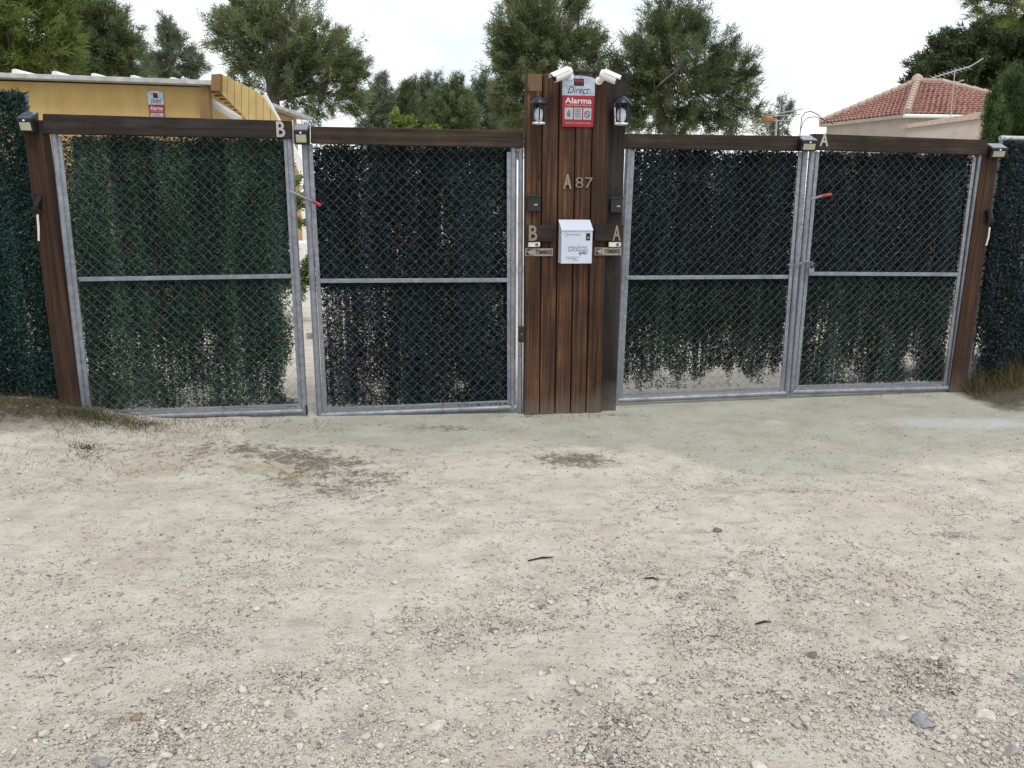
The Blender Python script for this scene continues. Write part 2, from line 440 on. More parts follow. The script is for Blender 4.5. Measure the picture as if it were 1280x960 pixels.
c = t.mix(t.rng(t.math('ADD', so, t.math('MULTIPLY', t.math('SUBTRACT', n_mid, 0.5), 0.9)), 0.3, 0.8, 0, 0.93), c, t.ramp(n_fine, [(0.35, (0.035, 0.028, 0.018)), (0.65, (0.12, 0.10, 0.07))]))
hb = t.math('ADD', t.math('MULTIPLY', n_fine, 0.5), t.math('MULTIPLY', n_l, 0.5))
t.bump(t.math('ADD', hb, t.math('MULTIPLY', n_grit, .35)), 1.0, 0.022)
DIRT = t.set(c, 0.95, 0, 0.15)
ground = indexed('ground', V, Fc, DIRT, smooth=True)
tag(ground, kind='structure')
X, Y = V[:, 0], V[:, 1]
gyv = gate_y(X)
wob = (fbm(X, Y, 2.0, 4, 21) - .5)
near_ap = sstep(gyv - 1.05, gyv - 0.55, Y + wob * 0.9 + 0.75 * sstep(0.3, 1.6, X) + 0.18 * sstep(-2.2, -1.0, X) - .25) * sstep(-2.1, -1.5, X + wob * .5) * sstep(4.6, 3.8, X)
near_ap = near_ap * (1 - sstep(gyv + .15, gyv + .5, Y))
chalk = 1.1 * blob(X, Y, px_(1200, 528), .62, .16) + 0.9 * blob(X, Y, px_(968, 527), .10, .09) + .6 * blob(X, Y, px_(450, 540), .4, .07) + 0.5 * blob(X, Y, px_(1140, 510), .3, .1)
moss = 1.0 * blob(X, Y, px_(360, 585), .5, .16) + .8 * blob(X, Y, px_(150, 585), .8, .14) + .35 * blob(X, Y, px_(1090, 640), .2, .1) + .3 * blob(X, Y, px_(815, 645), .15, .1) + 0.35 * sstep(1.2, 1.8, X) * blob(Y, Y, (4.9, 4.9), .6, 9) + .5 * blob(X, Y, px_(155, 880), .12, .1)
soil = sstep(3.52, 3.75, X - .12 * (gyv - Y) + wob * .3) * sstep(gyv - 1.0, gyv - .3, Y + wob * .3) * (1 - .8 * sstep(gyv + .5, gyv + 1.2, Y))
soil = np.maximum(soil, .8 * sstep(-2.35, -3.0, X + wob * .6) * sstep(gyv - .75, gyv - .3, Y + wob * .5) * (1 - .8 * sstep(gyv + .5, gyv + 1.2, Y)))
for nm, arr in (('apron', near_ap), ('chalk', chalk), ('moss', moss * (.1 + .9 * sstep(.42, .6, fbm(X, Y, 2.4, 4, 66, .6)))), ('soil', soil), ('litter', litter_mask(X, Y) * (.5 + 1.1 * sstep(.36, .62, fbm(X, Y, 3.2, 5, 55, .65))))):
    a = ground.data.attributes.new(nm, 'FLOAT', 'POINT'); a.data.foreach_set('value', np.asarray(arr, np.float32))

def gz(x, y): return float(ground_z(np.array([x]), np.array([y]))[0])

# ------------------------------------------------------------------ leaf blades
def blades(c, d, ln, wd, roll=None):
    """(N,3,3) thin pointed blades from c along d"""
    N = len(c); d = d / np.linalg.norm(d, axis=1, keepdims=True)
    r = rng.normal(size=(N, 3)); s = np.cross(d, r); s /= np.linalg.norm(s, axis=1, keepdims=True)
    ln = np.broadcast_to(ln, (N,))[:, None]; wd = np.broadcast_to(wd, (N,))[:, None]
    return np.stack([c - s * wd * .5, c + s * wd * .5, c + d * ln], 1)

# ------------------------------------------------------------------ gates
LEAF_G1 = leaf('screen_green', (0.006, 0.024, 0.018), (0.064, 0.122, 0.092), 0.55, 0.35, 0.1)
LEAF_BK = leaf('screen_black_green', (0.0035, 0.009, 0.012), (0.022, 0.040, 0.048), 0.5, 0.35, 0.08)
LEAF_G3 = leaf('screen_deep_green', (0.004, 0.014, 0.012), (0.030, 0.062, 0.050), 0.5, 0.35, 0.08)
LEAF_TEAL = leaf('screen_teal', (0.004, 0.020, 0.018), (0.022, 0.066, 0.056), 0.55, 0.35, 0.1)

def screen(fr, name, parent, off, s0f, s1f, z0, z1, dens, mat, y0=0.03, pitch=0.024, fine=3, coarse=2, bl=.032, bw=.0105, fper=.0046):
    """hanging strands of short plastic needles, fine ones in front of longer ones; dens(sfrac,zfrac) is the share kept"""
    V_, tn = [], []
    for L in range(fine + coarse):
        big = L >= fine
        per = .0052 if big else fper
        smin, smax = min(s0f(z0), s0f(z1)), max(s1f(z0), s1f(z1))
        for s in np.arange(smin, smax, pitch):
            n = int((z1 - z0) / per)
            z = z0 + (np.arange(n) + rng.random(n)) * per
            ph = rng.random() * 6
            x = s + rng.normal(0, 0.005) + 0.007 * np.sin(z * 5 + ph) + rng.normal(0, 0.004, n)
            a, b = s0f(z), s1f(z)
            sf = (x - a) / (b - a); zf = (z - z0) / (z1 - z0)
            fray = (fbm(np.full(n, s) * 2.0, z, 7, 3, 31) - .5) * .55 + (vnoise(np.full(n, s * 41.0), z * 1.2, 77) - .5) * .30
            keep = (sf > 0.004) & (sf < .996) & (rng.random(n) < np.clip(dens(sf, zf) * (1 - .42 * sstep(.58, .80, vnoise(np.full(n, s * 9.0), z * 1.6, 19))) + fray * (dens(sf, zf) < .93), 0, 1))
            if big: keep &= rng.random(n) < np.clip(dens(sf, zf), 0, 1) ** 3
            k = int(keep.sum())
            if not k: continue
            y = y0 + L * 0.009 + rng.normal(0, 0.006, k)
            th = rng.uniform(0, 2 * math.pi, k)
            c = np.stack([x[keep], y, z[keep]], 1) - np.array(off)
            d = np.stack([np.cos(th), rng.normal(0, .45, k) - .25, np.sin(th) * .8 - .3], 1)
            V_.append(blades(c, d, (.050 if big else bl) * rng.uniform(.55, 1.2, k), (.018 if big else bw) * rng.uniform(.6, 1.2, k)))
            tone = .60 * sstep(.25, .85, vnoise(np.full(k, s * 12.0), z[keep] * 1.1, 5)) + .20 * vnoise(np.full(k, s * 3.0), z[keep] * 4, 6)
            tn.append(np.clip(tone + .15 * rng.random(k) + .6 * rng.random(k) ** 3 - .12 - (.12 if big else 0), 0, 1))
    o = soup(name, np.concatenate(V_), 3, mat, parent, np.concatenate(tn))
    o['kind'] = 'stuff'
    return o

def chain(fr, parent, off, s0f, s1f, z0, z1, y=0.012, pit=0.036):
    """woven zig-zag wires clipped to the leaf opening"""
    mb = MB(); r = 0.0015
    smin, smax = min(s0f(z0), s0f(z1)), max(s1f(z0), s1f(z1))
    k = 0; s = smin
    nseg = int((z1 - z0) / pit)
    while s < smax:
        path = []
        for i in range(nseg + 1):
            z = z0 + i * pit; x = s + (pit * .52 if (i + k) % 2 else -pit * .52)
            if s0f(z) <= x <= s1f(z): path.append((x, y + (0.002 if i % 2 else -0.002), z))
            else:
                if len(path) > 1: mb.tube(path, r, 3, False)
                path = []
        if len(path) > 1: mb.tube(path, r, 3, False)
        s += pit; k += 1
    o = build('chain_link_mesh', mb, WIRE, parent, off=off); o['kind'] = 'stuff'

def lin(p, q):
    (s0, z0), (s1, z1) = p, q
    return lambda z: s0 + (s1 - s0) * (np.asarray(z) - z0) / (z1 - z0)

def leafgate(fr, label, pl, pr, fl, frr, rail, mid, beam, beam_mat, dens_up, dens_lo, mats, split_z, beam_y=(-0.035, 0.035), open_l=0.0):
    """pl/pr: outer pipes (top px, bottom px); fl/frr: inner flat bars; rail: bottom pipe; mid: middle bar; beam: four corners"""
    P = fr.px
    (b0s, b0z), (b1s, b1z) = P(*rail[0]), P(*rail[1])
    off = ((b0s + b1s) / 2, 0.0, min(b0z, b1z) - 0.02)
    root = thing('gate_leaf', fr.w(*off), fr.ang, label, 'gate', 'mesh gate leaves of the double gates')
    for a, b in (pl, pr):
        (s0, z0), (s1, z1) = P(*a), P(*b)
        build('stile', MB().tube([(s0, 0, z0 + .03), ((s0 + s1) / 2, 0, (z0 + z1) / 2), (s1, 0, z1)], 0.0215, 12), GALV, root, True, off=off)
    for a, b in (fl, frr):
        (s0, z0), (s1, z1) = P(*a), P(*b); w = 0.014
        build('edge_bar', MB().hexa([(s1 - w, -.006, z1), (s1 + w, -.006, z1), (s1 + w, .006, z1), (s1 - w, .006, z1), (s0 - w, -.006, z0), (s0 + w, -.006, z0), (s0 + w, .006, z0), (s0 - w, .006, z0)]), GALV, root, bevel=.002, off=off)
    build('bottom_rail', MB().tube([(b0s, 0, b0z), (b1s, 0, b1z)], 0.021, 12), GALV, root, True, off=off)
    h = 0.036
    build('bottom_bar', MB().hexa([(b0s + .03, -.004, b0z + h), (b1s - .03, -.004, b1z + h), (b1s - .03, .008, b1z + h), (b0s + .03, .008, b0z + h), (b0s + .03, -.004, b0z + h + .018), (b1s - .03, -.004, b1z + h + .018), (b1s - .03, .008, b1z + h + .018), (b0s + .03, .008, b0z + h + .018)]), GALV, root, bevel=.002, off=off)
    (m0, mz0), (m1, mz1) = P(*mid[0]), P(*mid[1]); w = .0145
    build('middle_rail', MB().hexa([(m0, -.012, mz0 - w), (m1, -.012, mz1 - w), (m1, .012, mz1 - w), (m0, .012, mz0 - w), (m0, -.012, mz0 + w), (m1, -.012, mz1 + w), (m1, .012, mz1 + w), (m0, .012, mz0 + w)]), GALV, root, bevel=.003, off=off)
    q = [P(*p, beam_y[0]) for p in beam]     # TL TR BR BL
    build('top_beam', MB().hexa([(q[3][0], beam_y[0], q[3][1]), (q[2][0], beam_y[0], q[2][1]), (q[2][0], beam_y[1], q[2][1]), (q[3][0], beam_y[1], q[3][1]), (q[0][0], beam_y[0], q[0][1]), (q[1][0], beam_y[0], q[1][1]), (q[1][0], beam_y[1], q[1][1]), (q[0][0], beam_y[1], q[0][1])]), beam_mat, root, bevel=.004, off=off)
    sl = lin(P(*fl[0]), P(*fl[1])); sr = lin(P(*frr[0]), P(*frr[1]))
    zb = min(b0z, b1z) + .06; zt = min(q[2][1], q[3][1]) + .01; zm = (mz0 + mz1) / 2
    chain(fr, root, off, lambda z: sl(z) + .005, lambda z: sr(z) - .005, zb - .02, zt)
    hs = lambda f, e: (lambda z: f(z) + e)
    screen(fr, 'hedge_screen', root, off, hs(sl, -.016), hs(sr, .016), zm - .05, zt, dens_up, mats[0], fine=4, coarse=3, bl=.027, bw=.0090, fper=.0040)
    screen(fr, 'hedge_screen', root, off, hs(sl, -.01), hs(sr, .012), zb, zm + .03, dens_lo, mats[1], pitch=.026, fine=7, coarse=2, bl=.027, bw=.0100, fper=.0034)
    return root, off

def d1u(s, z): return 1 - .55 * sstep(.93, 1.0, s) * sstep(.6, .15, z) - .35 * sstep(.05, .0, s) - .3 * sstep(.95, 1, z)
def d1l(s, z): return .92 - .30 * sstep(.75, .25, z) - .12 * sstep(.3, .02, z) - .75 * sstep(.89, .97, s + .02 * np.sin(z * 9)) * sstep(.0, .1, z)
def d2u(s, z): return 1 - .5 * sstep(.03, .0, s) - .3 * sstep(.95, 1, z)
def d2l(s, z): return .97 - .27 * sstep(.50, .26, s) - .2 * sstep(.14, .05, s) - .8 * blob(s, z, (.74, .15), .04, .06) - .5 * blob(s, z, (.30, .12), .06, .09) - .22 * blob(s, z, (.70, .30), .025, .25) - .15 * sstep(.1, 0, z)
def d3u(s, z): return 1 - .25 * sstep(.95, 1, z) - .3 * sstep(.1, .0, z)
def d3l(s, z): return .97 - .40 * sstep(.66, .28, z) - .6 * sstep(.21, .07, z + .04 * np.sin(s * 17) + .03 * np.sin(s * 41))
def d4u(s, z): return 1 - .25 * sstep(.95, 1, z) - .3 * sstep(.03, 0, s)
def d4l(s, z): return .95 - .32 * sstep(.80, .35, z) + .16 * sstep(.68, .9, s) * sstep(.3, .5, z) - .75 * blob(s, z, (.76, .15), .045, .07) - .35 * blob(s, z, (.35, .08), .18, .10)

g1, o1 = leafgate(LF, 'leftmost gate leaf with green plastic hedge and a letter B on its dark beam', ((68, 168), (106, 522)), ((362, 172), (381, 516)), ((74, 170), (112.5, 519)), ((357, 172), (376, 512)),
    ((108, 523), (385, 513.5)), ((99, 349), (365, 345)), ((53, 142), (364, 151), (364, 173.5), (53, 167)), W_BEAM, d1u, d1l, (LEAF_G1, LEAF_G1), 0)
g2, o2 = leafgate(LF, 'gate leaf with blackish hedge just left of the wooden pillar', ((381, 180), (400, 520)), ((642, 190), (640.5, 512)), ((388, 180), (407, 515)), ((636, 190), (636.5, 505)),
    ((399, 519), (645, 509)), ((400, 351), (636, 350)), ((388, 158), (654, 163), (654, 185), (388, 179)), W_BEAM2, d2u, d2l, (LEAF_BK, LEAF_BK), 0)
g3, o3 = leafgate(RF, 'gate leaf just right of the wooden pillar, hedge torn open along the bottom', ((785.5, 187), (770, 503)), ((1006, 190), (983, 493)), ((791, 187), (775.5, 498)), ((1000, 190), (977, 490)),
    ((770, 500.5), (983, 491.5)), ((782, 347), (985, 346)), ((784, 167), (1003, 170), (1003, 188.5), (784, 186)), W_BEAM2, d3u, d3l, (LEAF_BK, LEAF_G3), 0)
g4, o4 = leafgate(RF, 'rightmost gate leaf with dark hedge and a letter A on its beam', ((1015, 190), (989, 493)), ((1225, 196), (1186, 487)), ((1022, 190), (995, 488)), ((1218, 196), (1180, 485)),
    ((990, 490), (1186, 485)), ((1010, 342), (1196, 343)), ((1018, 167), (1235, 175), (1235, 194), (1018, 187)), W_BEAM2, d4u, d4l, (LEAF_BK, LEAF_G3), 0)

# small parts of the gates
def wedge_part(fr, root, off, name, p0, p1, r, mat, y=-.03, n=6, y1=None):
    (s0, z0), (s1, z1) = fr.px(*p0, y), fr.px(*p1, y)
    return build(name, MB().tube([(s0, y, z0), (s1, y if y1 is None else y1, z1)], r, n), mat, root, True, off=off)
lv = wedge_part(LF, g1, o1, 'latch_lever', (362, 239), (392, 252), .009, GALV, -.04)
build('grip', MB().tube([(LF.px(391, 251.5, -.04)[0], -.04, LF.px(391, 251.5, -.04)[1]), (LF.px(401, 257, -.04)[0], -.04, LF.px(401, 257, -.04)[1])], .013, 8), REDTIP, lv, True, off=o1)
lv = wedge_part(RF, g4, o4, 'latch_lever', (1014, 249), (1027, 245), .009, GALV, -.04)
build('grip', MB().tube([(RF.px(1027, 245, -.04)[0], -.04, RF.px(1027, 245, -.04)[1]), (RF.px(1039, 243, -.04)[0], -.04, RF.px(1039, 243, -.04)[1])], .012, 8), REDTIP, lv, True, off=o4)
# stop plate and ground bolt in the gap of the left pair
(sa, za), (sb, zb) = LF.px(383, 416), LF.px(392, 424)
build('stop_plate', MB().box(sa, sb, -.005, .008, zb, za), GALV, g2, bevel=.002, off=o2)
(sa, za), (sb, zb) = LF.px(384, 505), LF.px(384.5, 519.5)
build('drop_bolt', MB().tube([(sa, -.028, za), (sb, -.028, max(zb, 0.002))], .006, 8), RUST, g1, True, off=o1)
(sa, za), (sb, zb) = LF.px(365, 150, -.037), LF.px(366.6, 176, -.037)
build('beam_end_strip', MB().box(sa, sb, -.04, -.0, zb, za), STICK, g1, off=o1)

# ------------------------------------------------------------------ lettering
_fc = {}
def glyphs(txt, w, h, depth, x, z, y, bold=0.0, shear=0.0, keep=False, space=1.0):
    """flat lettering in the x-z plane centred on (x,z), front face at y"""
    cu = bpy.data.curves.new('txt', 'FONT'); cu.body = txt; cu.size = 1; cu.extrude = 0.05; cu.offset = bold; cu.shear = shear; cu.resolution_u = 3; cu.space_character = space
    ob = bpy.data.objects.new('txt', cu); COL.objects.link(ob)
    me = bpy.data.meshes.new_from_object(ob)
    vs_ = np.array([v.co[:] for v in me.vertices]); fs = [tuple(p.vertices) for p in me.polygons]
    bpy.data.objects.remove(ob); bpy.data.curves.remove(cu); bpy.data.meshes.remove(me)
    lo, hi = vs_.min(0), vs_.max(0); q = (vs_ - (lo + hi) / 2) / (hi - lo)
    sx, sz = w, h
    if keep: sx = h * (hi[0] - lo[0]) / (hi[1] - lo[1])
    mb = MB(); mb.v = [(x + a * sx, y + depth * (.5 - c), z + b * sz) for a, b, c in q]; mb.f = fs
    return mb
def letter_thing(fr, txt, box, y, label, mat, depth=.006, name='house_letter', bold=0.02):
    (s0, z1), (s1, z0) = fr.px(box[0], box[1], y), fr.px(box[2], box[3], y)
    mb = glyphs(txt, s1 - s0, z1 - z0, depth, 0, (z1 - z0) / 2, -depth, bold)
    o = build(name, mb, mat); o.location = fr.w((s0 + s1) / 2, y, z0); o.rotation_euler = (0, 0, fr.ang)
    return tag(o, label, 'number' if txt.isdigit() else 'letter', 'letters and numbers naming the houses')
letter_thing(LF, 'B', (345, 151.5, 357, 171.5), -.0355, 'pale letter B on the right end of the leftmost gate beam', LETTER_PALE)
letter_thing(RF, 'A', (1025.5, 166.5, 1034.5, 183), -.0355, 'pale letter A on the left end of the rightmost gate beam', LETTER_PALE)

# ------------------------------------------------------------------ pillar
P = PF.px
pz0 = -0.03
pc = P(704, 515)
poff = (pc[0], 0.0, 0.0)
pillar = thing('plank_pillar', PF.w(*poff), PF.ang, 'tall brown plank clad pillar standing between the two pairs of gates', 'pillar')
TOPS = [92.5, 92, 91.5, 92.5, 93.5]
D = .11
for i in range(5):
    ut0, ut1 = 657 + 21.2 * i, 657 + 21.2 * (i + 1)
    ub0, ub1 = 655 + 19.3 * i, 655 + 19.3 * (i + 1)
    a, b, c_, d_ = P(ut0 + .75, TOPS[i]), P(ut1 - .75, TOPS[i]), P(ub1 - .75, 516), P(ub0 + .75, 516)
    yy = [-.004, .0, .003, -.002, .001][i]
    mb = MB().hexa([(d_[0], yy, pz0), (c_[0], yy, pz0), (c_[0], yy + .022, pz0), (d_[0], yy + .022, pz0), (a[0], yy, a[1]), (b[0], yy, b[1]), (b[0], yy + .022, b[1]), (a[0], yy + .022, a[1])])
    build('plank', mb, W_PILLAR, pillar, bevel=.004, off=poff)
# unstained patch at the head of the first plank
a, b = P(659.5, 92.2, -.0065), P(677.3, 114, -.0065)
build('bare_wood_patch', MB().box(a[0], b[0], -.0066, -.0042, b[1], a[1]), W_PALE, pillar, off=poff, label='pale unstained patch at the top of the left plank')
# recessed dark plank and core, side planks
a, b, c_, d_ = P(763.5, 95, .05), P(784, 97, .05), P(770, 508, .05), P(752, 510, .05)
build('plank', MB().hexa([(d_[0], .05, pz0), (c_[0], .05, pz0), (c_[0], .075, pz0), (d_[0], .075, pz0), (a[0], .05, a[1]), (b[0], .05, b[1]), (b[0], .075, b[1]), (a[0], .075, a[1])]), W_DARK, pillar, bevel=.004, off=poff, label='blackened plank set back on the right')
l0, l1 = P(658, 95), P(656, 515); r0 = P(783, 98, .05)
core = MB().hexa([(l1[0] + .003, .024, pz0), (d_[0] - .002, .024, pz0), (d_[0] - .002, D, pz0), (l1[0] + .003, D, pz0), (l0[0] + .003, .024, l0[1]), (a[0] - .002, .024, a[1]), (a[0] - .002, D, a[1]), (l0[0] + .003, D, l0[1])])
build('core', core, W_DARK, pillar, off=poff)
build('side_plank', MB().hexa([(d_[0], .077, pz0), (c_[0] - .003, .077, pz0), (c_[0] - .003, D, pz0), (d_[0], D, pz0), (a[0], .077, a[1] - .01), (b[0] - .003, .077, b[1] - .01), (b[0] - .003, D, b[1] - .01), (a[0], D, a[1] - .01)]), W_DARK, pillar, off=poff)
a, b = P(690, 88.5, .05), P(786, 92.5, .05)
build('cap_board', MB().box(a[0], b[0], .026, D + .02, P(700, 91.5)[1] + .002, a[1]), W_DARK, pillar, bevel=.004, off=poff)
# cross boards behind the letters, dark recess behind the mailbox
for u0, v0, u1, v1, y in ((657.5, 281, 692, 302, -.026), (744, 281, 778.5, 301.5, -.026)):
    a, b = P(u0, v0, y), P(u1, v1, y)
    build('cross_board', MB().box(a[0], b[0], y, y + .020, b[1], a[1]), W_BEAM, pillar, bevel=.003, off=poff)
a, b = P(648, 408, -.03), P(655.5, 428, -.03)
hg = build('hinge', MB().box(a[0], b[0], -.03, -.012, b[1], a[1]), RUST, pillar, bevel=.005, off=poff)
a = P(652, 418, -.034); build('bolt', MB().tube([(a[0], -.036, a[1]), (a[0], -.028, a[1])], .006, 8), GALV, hg, off=poff)
# fixed steel post beside the pillar
(s0, z0), (s1, z1) = LF.px(651, 186, -.02), LF.px(650, 515, -.02)
post = thing('gate_post', LF.w(s1, -.02, -.02), LF.ang, 'thin grey steel post squeezed between the left gates and the pillar', 'post')
build('post', MB().tube([(s0, -.02, z0), (s1, -.02, -.02)], .0165, 12), GALV, post, True, off=(s1, -.02, -.02))

letter_thing(PF, 'A', (704, 217.5, 714.5, 236), -.0045, 'bold letter A on the pillar left of the number 87', LETTER, bold=.035)
letter_thing(PF, '87', (719.5, 221.5, 740.5, 235), -.0045, 'house number 87 on the pillar above the mailbox', LETTER, name='house_number', bold=-.012)
letter_thing(PF, 'B', (661, 281.5, 671.5, 301), -.0265, 'worn letter B on the pillar cross board above the left bell', LETTER)
letter_thing(PF, 'A', (766, 281.5, 775.5, 301), -.0265, 'worn letter A on the pillar cross board above the right bell', LETTER)

# bell plates reading TIMBRE with a pointing hand, and the bell buttons
def timbre(box, label, y):
    (s0, z1), (s1, z0) = P(box[0], box[1], y), P(box[2], box[3], y)
    w, h = s1 - s0, z1 - z0
    root = thing('bell_sign', PF.w((s0 + s1) / 2, y, z0), PF.ang, label, 'sign', 'TIMBRE bell signs on the pillar')
    build('plate', MB().box(-w / 2, w / 2, -.004, 0, 0, h), STEELSIGN, root, bevel=.001)
    x0 = -w / 2 + w * .03
    build('black_square', MB().box(x0, x0 + w * .25, -.0052, -.0042, h * .1, h * .9), INK, root)
    hand = MB().slab([(x0 + w * .07, h * .42), (x0 + w * .13, h * .2), (x0 + w * .25, h * .2), (x0 + w * .25, h * .8), (x0 + w * .15, h * .8), (x0 + w * .13, h * .68), (x0 + w * .015, h * .68), (x0 + w * .015, h * .55), (x0 + w * .1, h * .53)], -.0064, -.0054)
    build('pointing_hand', hand, STEELSIGN, root)
    build('lettering', glyphs('TIMBRE', w * .60, h * .56, .001, w * .16, h * .5, -.0052, .03), INK, root)
timbre((656.5, 310.5, 691, 320), 'grey TIMBRE sign with pointing hand left of the mailbox', -.005)
timbre((743.5, 309.5, 776, 319), 'grey TIMBRE sign with pointing hand right of the mailbox', -.005)
def bell(box, label):
    y = -.006
    (s0, z1), (s1, z0) = P(box[0], box[1], y), P(box[2], box[3], y)
    w, h = s1 - s0, z1 - z0
    root = thing('bell_push', PF.w((s0 + s1) / 2, y, z0), PF.ang, label, 'doorbell', 'white doorbells on the pillar')
    build('housing', MB().slab([(-w / 2, 0), (w * .42, 0), (w / 2, h * .5), (w * .45, h), (-w / 2, h)], -.018, 0), STICK, root, bevel=.003)
    build('button', MB().tube([(w * .2, -.022, h * .48), (w * .2, -.016, h * .48)], h * .36, 12), INKBLUE, root, True)
bell((660, 302.5, 675, 308.5), 'small white doorbell under the letter B on the pillar')
bell((760.5, 302.5, 775.5, 308.5), 'small white doorbell under the letter A on the pillar')

# black keypads
def keypad(box, label, y):
    (s0, z1), (s1, z0) = P(box[0], box[1], y), P(box[2], box[3], y)
    w, h = s1 - s0, z1 - z0
    root = thing('intercom', PF.w((s0 + s1) / 2, y, z0), PF.ang, label, 'intercom', 'black intercom boxes on the pillar')
    build('housing', MB().box(-w / 2, w / 2, -.028, 0, 0, h), BLACK, root, bevel=.006)
    build('display', MB().box(w * .0, w * .28, -.0295, -.0282, h * .40, h * .48), GREY_P, root)
    build('hood', MB().box(-w / 2 - .002, w / 2 + .002, -.036, -.029, h * .93, h + .004), BLACK, root, bevel=.002)
keypad((658.5, 244.5, 674.5, 264.5), 'black intercom box on the left edge of the pillar', -.005)
keypad((762.5, 247, 777, 266), 'black intercom box on the dark right plank of the pillar', .049)

# mailbox
y = -.005
(s0, z1), (s1, z0) = P(700.5, 277, -.07), P(739, 329.5, -.09)
w, h = s1 - s0, z1 - z0
mbx = thing('mailbox', PF.w((s0 + s1) / 2, y, z0), PF.ang + .06, 'white metal mailbox with sloping lid and handwriting on its front', 'mailbox')
dp = .085; hf = h * .80
build('case', MB().hexa([(-w / 2, -dp, 0), (w / 2, -dp, 0), (w / 2, 0, 0), (-w / 2, 0, 0), (-w / 2, -dp, hf), (w / 2, -dp, hf), (w / 2, 0, h * .99), (-w / 2, 0, h * .99)]), WHITEB, mbx, bevel=.003)
build('lid', MB().hexa([(-w / 2 - .003, -dp - .006, hf - .004), (w / 2 + .003, -dp - .006, hf - .004), (w / 2 + .003, 0, h), (-w / 2 - .003, 0, h), (-w / 2 - .003, -dp - .006, hf + .004), (w / 2 + .003, -dp - .006, hf + .004), (w / 2 + .003, 0, h + .012), (-w / 2 - .003, 0, h + .012)]), WHITEB, mbx, bevel=.002)
lk = build('stamp_plate', MB().box(w * .29, w * .42, -dp - .0022, -dp - .0004, hf * .70, hf * .91), INK, mbx)
build('keyhole', MB().tube([(w * .355, -dp - .004, hf * .78), (w * .355, -dp - .002, hf * .78)], .006, 8), GREY_P, lk, True)
def scribble(x0, x1, zc, amp, seed, r=.0007, slant=.4):
    rr = np.random.default_rng(seed); n = 46; ph = 0; pts = []
    for i in range(n):
        ph += rr.uniform(.5, 1.5); a = amp * rr.uniform(.3, 1.0) * (1.8 if rr.random() < .08 else 1)
        pts.append((x0 + (x1 - x0) * i / (n - 1) + .35 * amp * math.cos(ph) + slant * a * math.sin(ph), -dp - .0012, zc + a * math.sin(ph)))
    return pts
sc = MB()
for k, (x0, x1, zc, am) in enumerate(((-.30, .34, .50, .042), (-.28, .36, .41, .036), (.08, .34, .32, .040), (-.38, .10, .20, .010), (-.32, -.02, .155, .009), (-.12, .06, .11, .009))):
    sc.tube(scribble(x0 * w, x1 * w, zc * hf, am * h, k + 3), .0014 if k < 3 else .0009, 4)
build('handwriting', sc, INKBLUE, mbx)
build('stamp_lettering', glyphs('CARTAS', w * .42, h * .035, .0006, -w * .12, hf * .87, -dp - .0012), INKBLUE, mbx)
sm = MB().tube([(-w * .36 + .012 * math.cos(q), -dp - .001, hf * .87 + .012 * math.sin(q)) for q in np.linspace(0, 2 * math.pi, 14)], .0006, 4)
build('postmark', sm, INKBLUE, mbx)

# alarm sign
def alarm(fr, box, label, y, sag=.0):
    (s0, z1), (s1, z0) = fr.px(box[0], box[1], y), fr.px(box[2], box[3], y)
    w, h = s1 - s0, z1 - z0
    root = thing('alarm_sign', fr.w((s0 + s1) / 2, y, z0), fr.ang, label, 'sign', 'red and silver alarm signs')
    hr = h * .615
    top = [(-w / 2, hr + .0), (w / 2, hr + .0), (w / 2, h * .93)] + [(w / 2 * math.cos(q), h * .93 + h * .07 * math.sin(q)) for q in np.linspace(.35, math.pi - .35, 9)] + [(-w / 2, h * .93)]
    build('silver_panel', MB().slab(top, -.004, 0), SILVER, root)
    lo = w * .475
    build('red_panel', MB().slab([(-lo, 0), (lo, 0), (w / 2, hr - .0006), (-w / 2, hr - .0006)], -.004, 0), RED, root)
    f = -.0052
    build('emblem', MB().box(-w * .15, w * .16, f, f + .001, h * .80, h * .94), INK, root)
    em = MB()
    for k in range(3): em.tube([(-w * .085 + w * .09 * k, f - .0012, h * .895), (-w * .085 + w * .09 * k, f - .0002, h * .895)], w * .038, 10)
    build('emblem_dots', em, DARKRED, root)
    build('script_lettering', glyphs('Direct', w * .66, h * .14, .0008, 0, h * .72, f, .0, .35), INK, root)
    build('lettering', glyphs('Alarma', w * .82, h * .115, .0008, 0, h * .515, f, .02), GREY_L, root)
    build('small_lettering', glyphs('CON AVISO A POLICIA', w * .80, h * .035, .0008, 0, h * .425, f, .01), GREY_P, root)
    for k in range(3):
        xc = (-.285 + .285 * k) * w
        pan = build('pictogram', MB().box(xc - w * .125, xc + w * .125, f, f + .001, h * .145, h * .375), GREY_P, root)
        g = MB(); zc = h * .25
        if k == 0:
            g.box(xc - w * .05, xc + w * .05, f - .001, f - .0002, zc - h * .05, zc + h * .03); g.tube([(xc, f - .001, zc + h * .06), (xc, f - .0002, zc + h * .06)], w * .035, 10)
        elif k == 1:
            for q in range(5): g.box(xc - w * .09, xc + w * (.09 - .02 * (q % 2)), f - .001, f - .0002, h * (.335 - .037 * q), h * (.35 - .037 * q))
        else:
            g.tube([(xc + w * .085 * math.cos(q), f - .0008, zc + w * .085 * math.sin(q)) for q in np.linspace(0, 2 * math.pi, 17)], w * .014, 4)
            g.tube([(xc - w * .06, f - .0008, zc + w * .06), (xc + w * .06, f - .0008, zc - w * .06)], w * .014, 4)
        build('symbol', g, INKBLUE, pan)
    build('footer_lettering', glyphs('CONECTADO A CENTRAL DE ALARMAS', w * .80, h * .028, .0008, 0, h * .075, f, .01), LETTER_PALE, root)
    return root
alarm(PF, (703, 94, 742, 159), 'red and silver Alarma sign at the top of the plank pillar', -.005)

